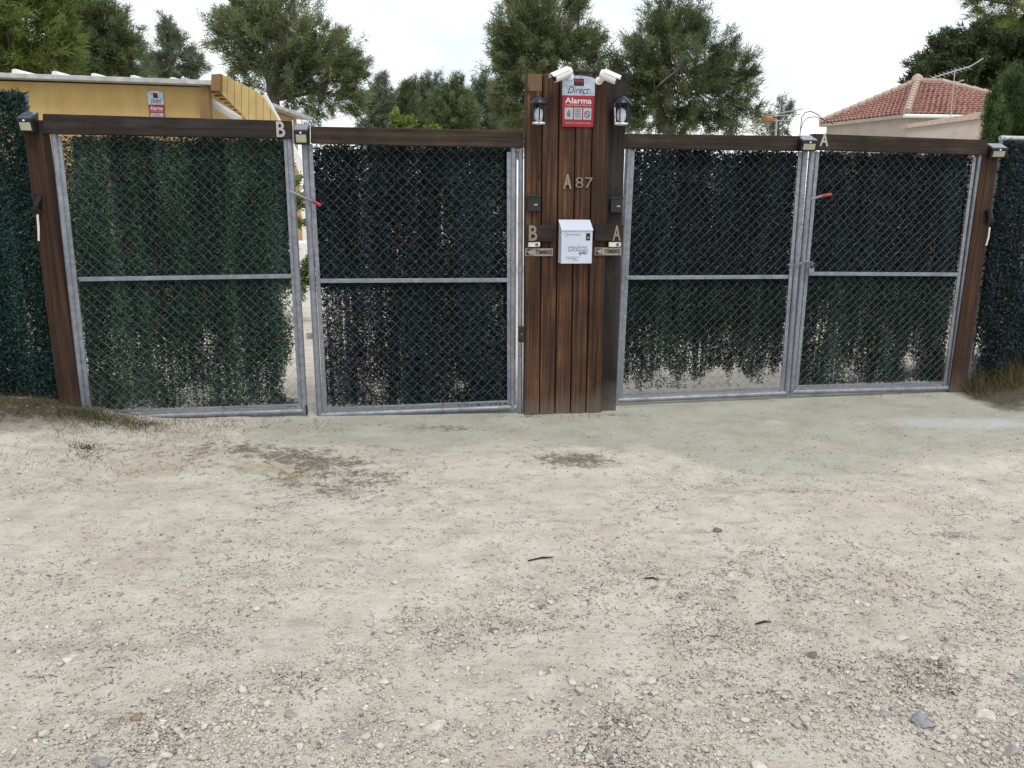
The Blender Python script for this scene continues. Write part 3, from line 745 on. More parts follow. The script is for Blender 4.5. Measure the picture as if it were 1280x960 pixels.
# bullet cameras
def bullet(p0, p1, y0, y1, mount, label, lit):
    (s0, z0), (s1, z1) = P(*p0, y0), P(*p1, y1)          # front, rear
    a, b = Vector((s0, y0, z0)), Vector((s1, y1, z1))
    (ms, mz) = P(*mount, -.01)
    base = Vector((ms, -.005, mz))
    root = thing('security_camera', PF.w(ms, -.005, mz), PF.ang, label, 'camera', 'white bullet cameras on the pillar')
    d = (b - a).normalized(); r = .031
    build('body', MB().tube([a, a + d * .012, b - d * .02, b], [r * .93, r, r, r * .8], 16), WHITE, root, True, off=base)
    build('lens', MB().tube([a - d * .004, a + d * .002], r * .72, 14), BLACK, root, True, off=base)
    up = Vector((0, 0, 1)); s_ = d.cross(up).normalized(); n_ = s_.cross(d).normalized()
    hood = MB(); ang = np.linspace(-1.25, 1.25, 9); o_pts, i_pts = [], []
    for q in ang:
        v_ = s_ * math.sin(q) + n_ * math.cos(q)
        o_pts.append(v_ * (r + .006)); i_pts.append(v_ * (r + .0025))
    for k in range(8):
        pts = [a - d * .02 + i_pts[k], a - d * .02 + i_pts[k + 1], a - d * .02 + o_pts[k + 1], a - d * .02 + o_pts[k], b - d * .02 + i_pts[k], b - d * .02 + i_pts[k + 1], b - d * .02 + o_pts[k + 1], b - d * .02 + o_pts[k]]
        hood.hexa(pts)
    build('sun_hood', hood, WHITE, root, True, off=base)
    mid = a.lerp(b, .7) - n_ * r * .8
    build('bracket', MB().tube([base + Vector((0, -.012, 0)), base.lerp(mid, .6) + Vector((0, -.02, 0)), mid], [.014, .012, .013], 10), WHITE, root, True, off=base)
    build('mount', MB().tube([base, base + Vector((0, -.014, 0))], .026, 14), WHITE, root, True, off=base)
bullet((693, 97.5), (713.5, 88.5), -.105, -.07, (712, 95), 'white bullet camera on the pillar top pointing left', 0)
bullet((770.5, 100), (750.5, 91.5), -.105, -.07, (748.5, 101), 'white bullet camera on the pillar top pointing right', 0)

# carriage lanterns
def lantern(box, y, label, turn):
    (s0, z1), (s1, z0) = P(box[0], box[1], y - .07), P(box[2], box[3], y - .07)
    w, h = s1 - s0, z1 - z0; cs = (s0 + s1) / 2
    root = thing('wall_lantern', PF.w(cs, y, z0), PF.ang + turn, label, 'lantern', 'dark carriage lanterns on the pillar')
    cy = -.075; r0, r1 = w * .36, w * .44
    build('back_plate', MB().box(-.025, .025, -.012, 0, h * .35, h * .95), NAVY, root, bevel=.004)
    build('arm', MB().tube([(0, -.01, h * .8), (0, -.04, h * .92), (0, cy, h * .98)], .007, 8), NAVY, root, True)
    build('base', MB().tube([(0, cy, 0), (0, cy, h * .03), (0, cy, h * .09)], [r0 * .6, r0 * 1.05, r0 * 1.0], 6), WHITE, root)
    build('glass', MB().tube([(0, cy, h * .10), (0, cy, h * .72)], [r0 * .92, r1 * .92], 6, False), GLASS, root)
    for k in range(6):
        q = math.pi / 3 * k + .3
        build('bar', MB().tube([(r0 * math.cos(q), cy + r0 * math.sin(q), h * .08), (r1 * math.cos(q), cy + r1 * math.sin(q), h * .74)], .0045, 6), NAVY, root)
    build('roof', MB().tube([(0, cy, h * .72), (0, cy, h * .76), (0, cy, h * .90), (0, cy, h * .97), (0, cy, h)], [r1 * 1.2, r1 * 1.18, r1 * .72, r1 * .3, .006], 12), NAVY, root, True)
    build('bulb', MB().tube([(0, cy, h * .12), (0, cy, h * .2), (0, cy, h * .36), (0, cy, h * .5), (0, cy, h * .58)], [r0 * .3, r0 * .55, r0 * .62, r0 * .5, r0 * .2], 12), BULB, root, True)
lantern((661, 119.5, 681.5, 156), -.005, 'dark carriage lantern on the left edge of the pillar', .15)
lantern((768, 119.5, 790.5, 157), .048, 'dark carriage lantern on the right edge of the pillar', -.2)

# ------------------------------------------------------------------ wooden side posts, lights
def wpost(fr, tl, tr, br, bl, label, d=.09):
    y = -.03
    a, b, c_, e = fr.px(*tl, y), fr.px(*tr, y), fr.px(*br, y), fr.px(*bl, y)
    zb = min(c_[1], e[1], 0) - .05
    off = ((c_[0] + e[0]) / 2, y, 0)
    root = thing('wooden_post', fr.w(*off), fr.ang, label, 'post', 'wooden posts at the ends of the gates')
    build('post', MB().hexa([(e[0], y, zb), (c_[0], y, zb), (c_[0], y + d, zb), (e[0], y + d, zb), (a[0], y, a[1]), (b[0], y, b[1]), (b[0], y + d, b[1]), (a[0], y + d, a[1])]), W_POST, root, bevel=.006, off=off)
    return root, off
lp, lo_ = wpost(LF, (27, 150), (52, 150), (103.5, 521), (75, 518), 'leaning brown post at the far left end of the gates')
rp_, ro_ = wpost(RF, (1229, 190), (1249, 190), (1207, 489), (1187, 488), 'leaning brown post at the far right end of the gates')
for fr, root, off, cap, st, lbl in ((LF, lp, lo_, ((48, 243), (46, 262)), ((47, 268), (48.5, 301)), 'left'), (RF, rp_, ro_, ((1236, 262), (1238, 276)), ((1237, 284), (1232.5, 307)), 'right')):
    y = -.05
    (a, za), (b, zb) = fr.px(*cap[0], y), fr.px(*cap[1], y)
    build('bracket', MB().tube([(a, y, za), (b, y, zb), (b, y - .012, zb - .008)], [.022, .026, .034], 10), BLACK, root, True, off=off)
    (a, za), (b, zb) = fr.px(*st[0], y), fr.px(*st[1], y)
    build('hanging_strip', MB().tube([(a, y, za), ((a + b) / 2 + .004, y - .004, (za + zb) / 2), (b, y, zb)], .007, 6), STICK, root, True, off=off)

def solar(fr, box, label, y=-.045, tilt=.0):
    (s0, z1), (s1, z0) = fr.px(box[0], box[1], y), fr.px(box[2], box[3], y)
    w, h = s1 - s0, z1 - z0
    root = thing('solar_light', fr.w((s0 + s1) / 2, y, z0), fr.ang + tilt, label, 'light', 'black solar floodlights on the gate tops')
    build('housing', MB().hexa([(-w / 2, -.05, h * .0), (w / 2, -.05, h * .0), (w / 2, .01, h * .0), (-w / 2, .01, h * .0), (-w / 2, -.075, h * .62), (w / 2, -.075, h * .62), (w / 2, .04, h * .98), (-w / 2, .04, h * .98)]), BLACK, root, bevel=.005)
    e = .004
    build('solar_panel', MB().hexa([(-w * .44, -.068, h * .655), (w * .44, -.068, h * .655), (w * .44, .036, h * .98), (-w * .44, .036, h * .98), (-w * .44, -.068, h * .655 + e), (w * .44, -.068, h * .655 + e), (w * .44, .036, h * .98 + e), (-w * .44, .036, h * .98 + e)]), PANEL, root)
    build('lamp_lens', MB().hexa([(-w * .36, -.0555, h * .08), (w * .36, -.0555, h * .08), (w * .36, -.048, h * .08), (-w * .36, -.048, h * .08), (-w * .36, -.0705, h * .44), (w * .36, -.0705, h * .44), (w * .36, -.063, h * .44), (-w * .36, -.063, h * .44)]), PALE_YEL, root, bevel=.002)
    build('sensor', MB().tube([(0, -.079, h * .53), (0, -.068, h * .53)], .006, 8), WHITE, root, True)
solar(LF, (26, 139, 48, 166), 'black solar floodlight on top of the far left post')
solar(LF, (368.5, 154, 387.5, 181), 'black solar floodlight over the gap between the left gate leaves')
solar(RF, (999, 169, 1016, 189.5), 'black solar floodlight beside the letter A, over the right pair of gates', tilt=-.12)
solar(RF, (1237, 179, 1251, 198), 'black solar floodlight on top of the far right post', tilt=-.25)

# chain and padlock on the right pair
cp = MB()
pts = []
for q in np.linspace(0, 1, 16):
    u = 984 + 34 * q; vv = 330.5 + 2.5 * math.sin(q * math.pi * 2.2) - 2 * q
    s_, z_ = RF.px(u, vv, -.032); pts.append((s_, -.032 - .006 * math.sin(q * math.pi), z_))
base = Vector(pts[8])
chn = thing('lock_chain', RF.w(*base), RF.ang, 'steel chain wound round the middle stiles of the right gates', 'chain')
for k in range(15):
    a, b = Vector(pts[k]), Vector(pts[k + 1]); d = (b - a); m_ = (a + b) / 2; L = d.length * .75; d.normalize()
    n_ = Vector((0, 0, 1)) if k % 2 else Vector((0, 1, 0)); n_ = (n_ - d * n_.dot(d)).normalized()
    ring = [m_ + d * L * math.cos(q) + n_ * .0075 * math.sin(q) for q in np.linspace(0, 2 * math.pi, 11)]
    build('chain_link', MB().tube(ring, .0034, 5, False), GALV, chn, True, off=base)
s_, z_ = RF.px(1014, 338, -.045)
pad = thing('padlock', RF.w(s_, -.045, z_), RF.ang, 'small grey padlock hanging from the gate chain', 'padlock')
build('body', MB().box(-.022, .022, -.010, .010, -.022, .014), GALV, pad, bevel=.004)
build('shackle', MB().tube([(-.013, 0, .012), (-.013, 0, .03), (-.006, 0, .042), (.006, 0, .042), (.013, 0, .03), (.013, 0, .012)], .0035, 6), GALV, pad, True)

# ------------------------------------------------------------------ side fences with hedge
LFF = Frame((-4.72, 5.20), (-3.12, 5.36)); RFF = Frame((3.78, 6.41), (6.2, 6.9))
def fence(fr, s_end, htop, label, mat, rail_mat, dens, name='mesh_fence', rail=False):
    off = (s_end / 2, 0, 0)
    root = thing(name, fr.w(*off), fr.ang, label, 'fence', 'hedge covered mesh fences beside the gates')
    for s in (0.02, s_end - .02):
        build('fence_post', MB().tube([(s, .06, -.05), (s, .06, htop)], .022, 10), GALV, root, True, off=off)
    build('top_rail', MB().tube([(0, .06, htop - .01), (s_end, .06, htop - .01)], .02, 10), rail_mat, root, True, off=off)
    chain(fr, root, off, lambda z: 0 * np.asarray(z), lambda z: 0 * np.asarray(z) + s_end, .1, htop - .04, y=.03)
    screen(fr, 'hedge_screen', root, off, lambda z: 0 * np.asarray(z), lambda z: 0 * np.asarray(z) + s_end, .06, htop + (.02 if not rail else -.03), dens, mat, y0=.0, fine=4, bl=.027, bw=.0090, fper=.0040)
    return root, off
fence(LFF, 1.60, 2.13, 'fence covered in teal green plastic hedge left of the far left post', LEAF_TEAL, GALV, lambda s, z: 1 + 0 * s)
fR, fo = fence(RFF, 1.7, 2.0, 'fence covered in dark plastic hedge right of the far right post', LEAF_BK, EDGE, lambda s, z: .97 - .5 * sstep(.09, .02, s) * sstep(.3, .1, z) + 0 * s, rail=True)

# ------------------------------------------------------------------ houses
t = NT('ochre_render'); f = t.noise(3, 5, .6); g = t.noise(1, 5, .6, t.co((7, 7, .8)))
c = t.ramp(f, [(.3, (0.40, 0.285, 0.11)), (.7, (0.50, 0.36, 0.15))])
c = t.mix(t.rng(g, .5, .75, 0, .35), c, (0.25, 0.19, 0.09)); t.bump(t.noise(40, 3), .2, .004)
OCHRE = t.set(c, .85, 0, .2)
OCHRE_W = plain('ochre_boards', (0.47, 0.345, 0.145), 0.75, var=0.15, sc=6)
OCHRE_D = plain('brown_beam_end', (0.20, 0.12, 0.05), 0.8)
WHITEWALL = plain('white_paint', (0.74, 0.74, 0.73), 0.7, var=0.06)
Yh = 10.5
HF = Frame((at(0, 150, Yh).x, Yh), (at(255, 150, Yh).x, Yh))
hb0 = HF.px(-120, 95); hb1 = HF.px(254, 150)
hoff = ((hb0[0] + hb1[0]) / 2, 0, 0)
yh = thing('yellow_house', HF.w(*hoff), HF.ang, 'low ochre house with a flat pale roof edge behind the left gates', 'house')
zt0 = HF.px(-120, 92)[1]; zt1 = HF.px(254, 106)[1]
build('wall', MB().hexa([(hb0[0], 0, -.05), (hb1[0], 0, -.05), (hb1[0], 4.5, -.05), (hb0[0], 4.5, -.05), (hb0[0], 0, zt0 - .05), (hb1[0], 0, zt1 - .03), (hb1[0], 4.5, zt1 - .03), (hb0[0], 4.5, zt0 - .05)]), OCHRE, yh, off=hoff)
e0, e1 = HF.px(-120, 86.5, -.18), HF.px(264, 100, -.18)
build('roof', MB().hexa([(e0[0], -.18, e0[1] - .055), (e1[0], -.18, e1[1] - .055), (e1[0], 4.7, e1[1] - .055), (e0[0], 4.7, e0[1] - .055), (e0[0], -.18, e0[1]), (e1[0], -.18, e1[1]), (e1[0], 4.7, e1[1]), (e0[0], 4.7, e0[1])]), EDGE, yh, bevel=.006, off=hoff)
for u in (-27, 22, 72, 121, 170, 219):
    v0 = 91.0 + (u - 22) * .052
    s, z = HF.px(u, v0 - 1.5, -.16)
    build('roof_sheet_rib', MB().hexa([(s - .07, -.17, z - .03), (s + .05, -.17, z - .03), (s + .05, 4.6, z - .03), (s - .07, 4.6, z - .03), (s - .06, -.17, z + .025), (s - .02, -.17, z + .03), (s - .02, 4.6, z + .03), (s - .06, 4.6, z + .025)]), WHITEWALL, yh, off=hoff)
# porch beyond the corner: beam end, boarded gable, soffit slats, white edge running down
q = [HF.px(u, v, -.2) for u, v in ((264, 113), (275, 113), (275, 92), (264, 93))]
build('beam_end', MB().slab(q, -.2, -.06), OCHRE_D, yh, off=hoff)
top = lambda u: 92 + (u - 275) * .48 if u < 326 else 116.5 + (u - 326) * 1.55
bot = lambda u: 115 + (u - 275) * 1.02
us = [275.5, 284, 293, 302, 311, 320, 329, 338, 346]
for a, b in zip(us[:-1], us[1:]):
    q = [HF.px(u, v, -.12) for u, v in ((a + .3, min(bot(a), 210)), (b - .3, min(bot(b), 210)), (b - .3, top(b)), (a + .3, top(a)))]
    build('gable_board', MB().slab(q, -.12, -.09), OCHRE_W, yh, off=hoff)
q = [HF.px(u, v, -.02) for u, v in ((328, 122), (331, 116), (384, 213), (374, 216))]
build('verge', MB().slab(q, -.02, .04), WHITEWALL, yh, off=hoff)
q = [HF.px(u, v, -.13) for u, v in ((250, 150), (262, 150), (260, 105), (252, 105))]
build('porch_post', MB().slab(q, -.13, -.02), OCHRE_D, yh, off=hoff)
for k in range(7):
    u = 262 + 6 * k
    q = [HF.px(*p, .1 + .1 * k) for p in ((u, 116 + 4.5 * k), (u + 16, 116 + 4.5 * k), (u + 16, 113.5 + 4.5 * k), (u, 113.5 + 4.5 * k))]
    build('soffit_slat', MB().slab(q, .1 + .1 * k, .14 + .1 * k), OCHRE_D, yh, off=hoff)
a, b = HF.px(264, 128, .1), HF.px(300, 150, .1)
build('downpipe', MB().tube([(a[0], .1, a[1]), (b[0], .1, b[1])], .05, 8), WHITE, yh, True, off=hoff)
alarm(HF, (184, 113.5, 207.5, 158), 'red and silver alarm sign on the ochre house wall', -.01)

# tiled house on the right
PINK = plain('cream_render', (0.39, 0.34, 0.30), 0.9, var=0.10, sc=2.5, bump=.1)
t = NT('clay_tiles'); oi = t.noise(3.0, 4, .6); n2 = t.noise(14, 4, .65)
cc = t.ramp(n2, [(0.3, (0.17, 0.095, 0.078)), (0.5, (0.33, 0.165, 0.135)), (0.72, (0.45, 0.29, 0.24))])
cc = t.mix(t.rng(oi, .50, .68, 0, .75), cc, (0.13, 0.105, 0.075))
CLAY = t.set(cc, .85, 0, .2)
CLAY_P = plain('ridge_tiles', (0.40, 0.315, 0.26), 0.85, var=.2, sc=12)
A0 = at(1133, 142.5, 26.0); zE = A0.z
def at_z(u, v, z):
    d = ray(u, v); return CAM + d * ((z - CAM_H) / d.z)
B0 = at_z(1024, 155, zE); Dv = Vector((5.4, 0.35, 0)); C0 = A0 + Dv
E0 = B0 + Dv
apex = at(1146, 104, 28.9)
hc = (A0 + B0 + C0 + E0) / 4
rh = thing('tiled_house', (hc.x, hc.y, 0), 0, 'cream house with a hipped red tile roof behind the right gates', 'house')
ho = (hc.x, hc.y, 0)
def ins(p, k=.93): return Vector((hc.x + (p.x - hc.x) * k, hc.y + (p.y - hc.y) * k, 0))
w4 = [ins(A0), ins(C0), ins(E0), ins(B0)]
build('wall', MB().hexa([(p.x, p.y, -.05) for p in w4] + [(p.x, p.y, zE - .08) for p in w4]), PINK, rh, off=ho)
rid = Vector((apex.x + .9, apex.y + .1, apex.z))
def tile_face(p, q, tp, tq, nrow):
    """rows of barrel tiles from the eave p-q up to tp-tq"""
    mb = MB(); n = max(6, int((q - p).length / .18))
    nor = (q - p).cross(tp - p).normalized()
    if nor.z < 0: nor = -nor
    for r in range(nrow):
        f0, f1 = r / nrow, (r + 1) / nrow
        a0, b0, a1, b1 = p.lerp(tp, f0), q.lerp(tq, f0), p.lerp(tp, f1), q.lerp(tq, f1)
        m = max(1, int(n * (1 - f0) + n * f0 * (tq - tp).length / (q - p).length))
        for k in range(m):
            row0, row1 = [], []
            for j in range(5):
                x = (k + j / 4) / m; hgt = .042 * math.sin(j / 4 * math.pi)
                row0.append(a0.lerp(b0, x) + nor * (hgt + .05)); row1.append(a1.lerp(b1, x) + nor * (hgt * .8 + .012))
            o = len(mb.v); mb.v += [tuple(v) for v in row0 + row1] + [tuple(v - nor * .05) for v in row0]
            for j in range(4):
                mb.f.append((o + j, o + j + 1, o + 6 + j, o + 5 + j)); mb.f.append((o + 10 + j, o + 11 + j, o + j + 1, o + j))
    return mb
base_roof = build('roof', MB().quadfaces([A0 + Vector((0, 0, -.1)), C0 + Vector((0, 0, -.1)), E0 + Vector((0, 0, -.1)), B0 + Vector((0, 0, -.1)), A0, C0, E0, B0, apex, rid], [(3, 2, 1, 0), (0, 1, 5, 4), (1, 2, 6, 5), (2, 3, 7, 6), (3, 0, 4, 7), (4, 5, 9, 8), (5, 6, 9), (6, 7, 8, 9), (7, 4, 8)]), PINK, rh, off=ho)
for pp in ((A0, C0, apex, rid), (B0, A0, apex, apex)):
    o = build('roof_tiles', tile_face(*pp, 15), CLAY, base_roof, off=ho, smooth=True); o['kind'] = 'stuff'
rg = MB()
for a, b in ((A0, apex), (apex, rid), (rid, C0), (B0, apex)):
    for k in range(12):
        p, q_ = a.lerp(b, k / 12), a.lerp(b, (k + 1) / 12 + .01)
        rg.tube([p + Vector((0, 0, .06)), q_ + Vector((0, 0, .06))], [.13, .10], 8)
o = build('ridge_tiles', rg, CLAY_P, base_roof, off=ho, smooth=True); o['kind'] = 'stuff'
build('gutter', MB().tube([A0 + Vector((-.1, -.08, -.06)), C0 + Vector((0, -.08, -.06))], .06, 8), WHITE, rh, True, off=ho)
build('chimney_finial', MB().tube([apex + Vector((0, 0, .05)), apex + Vector((0, 0, .22)), apex + Vector((0, 0, .3))], [.2, .16, .05], 8), CLAY_P, base_roof, True, off=ho)
# lean-to with sloping coping in front
y1 = 22.0
a, b, c_, d_ = at(1134, 161, y1), at(1245, 146, y1), at(1245, 250, y1), at(1134, 250, y1)
lt = thing('lean_to_wall', ((a.x + b.x) / 2, y1, 0), 0, 'cream garden wall with a sloping coping in front of the tiled house', 'wall')
lo2 = ((a.x + b.x) / 2, y1, 0)
build('wall', MB().slab([(d_.x, -.05), (c_.x, -.05), (b.x, b.z), (a.x, a.z)], y1, y1 + .25), PINK, lt, off=lo2)
build('coping', MB().slab([(a.x - .05, a.z + .003), (b.x, b.z + .003), (b.x, b.z + .19), (a.x - .05, a.z + .10)], y1 - .08, y1 + .33), CLAY_P, lt, bevel=.01, off=lo2)

# ------------------------------------------------------------------ aerials
ALU = plain('aluminium', (0.42, 0.42, 0.43), .4, .5)
ORANGE = plain('orange_plastic', (0.42, 0.16, 0.03), .5)
pm = at(1188, 150, 24.5)
an = thing('tv_aerial', (pm.x, pm.y, pm.z - 1.2), 0, 'long straight tv aerial on a thin mast above the tiled roof', 'aerial')
ao = (pm.x, pm.y, pm.z - 1.2)
A_ = lambda u, v: at(u, v, 24.5)
build('mast', MB().tube([A_(1185, 185), A_(1188, 147), A_(1194, 86)], .014, 6), ALU, an, True, off=ao)
build('boom', MB().tube([A_(1165, 97.5), A_(1213, 83)], .017, 6), ALU, an, True, off=ao)
build('boom', MB().tube([A_(1213, 83), A_(1229, 73)], .016, 6), ALU, an, True, off=ao)
build('boom', MB().tube([A_(1193, 104), A_(1205, 100)], .016, 6), ALU, an, True, off=ao)
for k in range(9):
    u = 1167 + k * 5.2; v = 97 - k * 1.55; p = A_(u, v)
    build('element', MB().tube([p + Vector((-.04, -.3, -.09)), p + Vector((.04, .3, .09))], .005, 5), ALU, an, off=ao)
pm = at(972, 170, 15.0); ao = (pm.x, pm.y, 0)
an = thing('tv_aerial', ao, 0, 'many armed tv aerial with orange box above the gate beam', 'aerial')
A_ = lambda u, v, dy=0: at(u, v, 15.0 + dy)
build('mast', MB().tube([Vector((pm.x, pm.y, 0)), A_(971, 150)], .016, 6), ALU, an, True, off=ao)
for a, b in (((940, 147), (1000, 143)), ((940, 150), (990, 151)), ((962, 144), (1004, 136))):
    build('boom', MB().tube([A_(*a), A_(*b)], .010, 6), ALU, an, True, off=ao)
for a, b in (((944, 145), (953, 125)), ((950, 145), (961, 126)), ((957, 145), (967, 128)), ((965, 144), (972, 128)), ((974, 143), (976, 128)), ((980, 142), (980, 130))):
    build('element', MB().tube([A_(*a), A_(*b)], .011, 5), ALU, an, off=ao)
build('junction_box', MB().tube([A_(953, 148, -.03), A_(958, 150, -.03), A_(966, 148, -.03)], [.05, .065, .04], 8), ORANGE, an, True, off=ao)
for a, b in (((940, 150), (951, 169)), ((948, 152), (957, 167)), ((942, 156), (955, 155)), ((945, 161), (957, 160)), ((948, 166), (958, 164))):
    build('bracing', MB().tube([A_(*a, -.05), A_(*b, -.05)], .012, 5), WHITE, an, off=ao)
bp = at(1003, 170, 6.4)
cab = thing('dry_stem', (bp.x, bp.y, bp.z - .3), 0, 'thin dry stems arching up behind the right solar floodlight', 'plant')
co_ = (bp.x, bp.y, bp.z - .3)
A_ = lambda u, v: at(u, v, 6.4)
build('stem', MB().tube([A_(998, 190), A_(1001, 158), A_(1002, 147), A_(1006, 141), A_(1013, 139), A_(1022, 143), A_(1031, 151)], .0035, 5), RUST, cab, off=co_)
build('stem', MB().tube([A_(1000, 165), A_(1004, 152), A_(1010, 147), A_(1020, 146), A_(1030, 150), A_(1042, 155)], .003, 5), RUST, cab, off=co_)

# ------------------------------------------------------------------ trees
BARK = plain('pine_bark', (0.10, 0.075, 0.058), .9, var=.35, sc=8, bump=.5)
BARK_G = plain('grey_bark', (0.16, 0.145, 0.13), .9, var=.3, sc=8, bump=.5)
PINE_OL = leaf('olive_needles', (0.030, 0.044, 0.010), (0.29, 0.37, 0.10), .6, .25, .42)
PINE_DK = leaf('dark_needles', (0.016, 0.030, 0.013), (0.235, 0.29, 0.125), .6, .25, .42)
PINE_MD = leaf('mid_needles', (0.020, 0.036, 0.016), (0.30, 0.35, 0.155), .6, .25, .42)
PINE_GY = leaf('grey_needles', (0.028, 0.042, 0.026), (0.26, 0.305, 0.20), .6, .25, .25)
CYP = leaf('cypress_green', (0.014, 0.034, 0.009), (0.13, 0.21, 0.065), .6, .25, .2)
BROADL = leaf('evergreen_leaves', (0.010, 0.018, 0.008), (0.105, 0.14, 0.058), .55, .3, .15)
LIME = leaf('spring_leaves', (0.08, 0.12, 0.02), (0.30, 0.37, 0.07), .5, .3, .4)
GRASSG = leaf('garden_green', (0.04, 0.08, 0.015), (0.20, 0.28, 0.06), .6, .3, .3)
def tree(name, label, cat, Y, lobes, trunk, mat, bark, nclump, nb, bl=.12, bw=.022, cr=.26, upbias=.45, tr=.16, group=None, limbs=16, dy=.8, fill=.45, seed=1):
    """lobes: (u,v,ru,rv[,weight]) ellipses measured at depth Y; trunk: list of (u,v) from the ground up"""
    rr = np.random.default_rng(seed)
    base = at(trunk[0][0], 239, Y); bx, by = base.x, Y
    root = thing(name, (bx, by, 0), 0, label, cat, group)
    off = np.array([bx, by, 0])
    cl = []
    ww = np.array([l[2] * l[3] for l in lobes], float); ww /= ww.sum()
    for l, q in zip(lobes, ww):
        n = max(3, int(nclump * .86 * q)); c = at(l[0], l[1], Y); k = Y / F_PX
        d = rr.normal(size=(n, 3)); d /= np.linalg.norm(d, axis=1, keepdims=True)
        r = (fill + (1 - fill) * rr.random(n) ** .6)[:, None]
        p = d * r * np.array([l[2] * k, dy * .5 * (l[2] + l[3]) * k, l[3] * k]) + np.array(c[:])
        cl.append(p)
    cl = np.concatenate(cl); n = len(cl)
    cc = np.array([np.mean(cl[:, 0]), by, np.mean(cl[:, 2])])
    # needle clumps: elongated sprays pointing out and up
    dirc = cl - cc; dirc /= np.linalg.norm(dirc, axis=1, keepdims=True) + 1e-6; dirc = dirc * .8 + np.array([0, 0, upbias]) + rr.normal(0, .35, (n, 3))
    dirc /= np.linalg.norm(dirc, axis=1, keepdims=True)
    size = cr * .9 * rr.uniform(.5, 1.3, n)
    nb = int(nb * 1.45)
    rep = np.repeat(np.arange(n), nb)
    tpos = rr.random(len(rep)) ** .8
    spread = (size[rep] * .55 * (1 - .45 * tpos))[:, None]
    pc_ = cl[rep] + dirc[rep] * (tpos * size[rep] * 1.6 - size[rep] * .6)[:, None] + rr.normal(0, .5, (len(rep), 3)) * spread
    dd = dirc[rep] + rr.normal(0, .75, (len(rep), 3))
    tone = np.clip(.20 + .42 * rr.random(n)[rep] + .22 * (tpos - .4) + .25 * (rr.random(len(rep)) - .5), 0, 1)
    soup('crown', blades(pc_ - off, dd, bl * rr.uniform(.6, 1.3, len(rep)), bw * .72), 3, mat, root, tone)
    mb = MB()
    pth = [Vector((at(u, v, Y).x, Y, max(-.1, at(u, v, Y).z))) for u, v in trunk]
    pth[0].z = -.1
    rs = [tr * (1 - .7 * i / (len(pth) - 1)) for i in range(len(pth))]
    mb.tube(pth, rs, 9)
    top = pth[-1]
    for k in rr.choice(n, min(limbs, n), replace=False):
        e = Vector(cl[k]); i = rr.integers(max(1, len(pth) - 3), len(pth)); s = pth[i].lerp(pth[i - 1], rr.random() * .7)
        m_ = s.lerp(e, .5) + Vector((rr.normal(0, .1), rr.normal(0, .1), -.1 * (e - s).length))
        mb.tube([s, m_, e], [tr * .28, tr * .17, tr * .06], 5)
    mb.shift(off)
    build('trunk', mb, bark, root, True)
    return root
GRP = 'pine trees beyond the gates'
tree('pine_tree', 'bright olive pine at the far left edge behind the ochre house', 'tree', 15, [(20, 20, 62, 62), (55, 55, 38, 42), (-30, 40, 60, 60), (40, -25, 55, 40), (10, 78, 60, 22)], [(0, 239), (0, 150), (5, 60), (8, 10)], PINE_OL, BARK, 620, 75, .14, .022, .30, seed=2, group=GRP, fill=.3)
tree('pine_tree', 'dark rounded pine between the olive pine and the small distant pine', 'tree', 18, [(128, 52, 40, 40), (112, 30, 28, 24), (145, 72, 28, 24), (110, 80, 34, 18)], [(125, 239), (125, 150), (126, 90), (127, 40)], PINE_DK, BARK, 460, 70, .14, .022, .30, seed=3, group=GRP, fill=.3)
tree('pine_tree', 'small thin distant pine above the middle of the ochre roof', 'tree', 30, [(212, 70, 26, 30), (210, 40, 11, 14), (240, 82, 16, 18), (192, 84, 16, 16), (205, 92, 34, 12)], [(212, 239), (212, 150), (211, 80), (210, 32)], PINE_GY, BARK, 240, 60, .2, .03, .34, seed=4, group=GRP, fill=.1)
tree('pine_tree', 'broad pine with bare trunk beside the ochre porch', 'tree', 17, [(350, 45, 70, 48), (300, 45, 38, 32), (405, 78, 46, 42), (350, 95, 55, 26), (330, 10, 40, 26), (430, 90, 22, 30), (395, 130, 42, 18), (440, 128, 16, 20)], [(352, 239), (350, 190), (343, 140), (340, 110), (352, 60), (350, 20)], PINE_MD, BARK_G, 640, 72, .13, .020, .27, seed=5, group=GRP, limbs=40, tr=.20, fill=.25)
k = 0
for lb, u, v0, ru in (('slim distant pine left of the lime sapling', 474, 116, 13), ('distant pine standing above the lime sapling', 505, 122, 20), ('tallest distant pine in the row between the broad pine and the pillar', 535, 112, 20), ('distant pine just right of the tallest one in the row', 566, 118, 18), ('distant pine with a pointed top near the pillar', 600, 118, 20), ('low distant pine whose crown meets the pillar pine', 632, 130, 18)):
    tree('pine_tree', lb, 'tree', 38 + k % 3 * 3, [(u, v0 + 20, ru * 1.5, 26), (u + 3, v0 - 2, ru * .6, 18), (u - 6, v0 + 12, ru * .7, 14), (u, v0 + 46, ru * 1.9, 26)], [(u, 239), (u, 190), (u, v0 + 20), (u + 1, v0)], PINE_DK if k % 2 else PINE_GY, BARK, 330, 46, .26, .045, .42, seed=20 + k, group=GRP, tr=.14, fill=.15)
    k += 1
tree('pine_tree', 'tall dark pine rising right behind the plank pillar', 'tree', 15, [(655, 50, 40, 36), (690, 30, 45, 40), (640, 100, 24, 36), (690, 85, 52, 40), (735, 60, 20, 24), (640, 70, 26, 30), (720, 105, 40, 26), (665, 8, 30, 20), (715, 5, 14, 22), (655, 140, 36, 24)], [(690, 239), (690, 180), (692, 120), (690, 60), (688, 5)], PINE_MD, BARK, 640, 72, .12, .018, .24, seed=7, group=GRP, limbs=26, fill=.25)
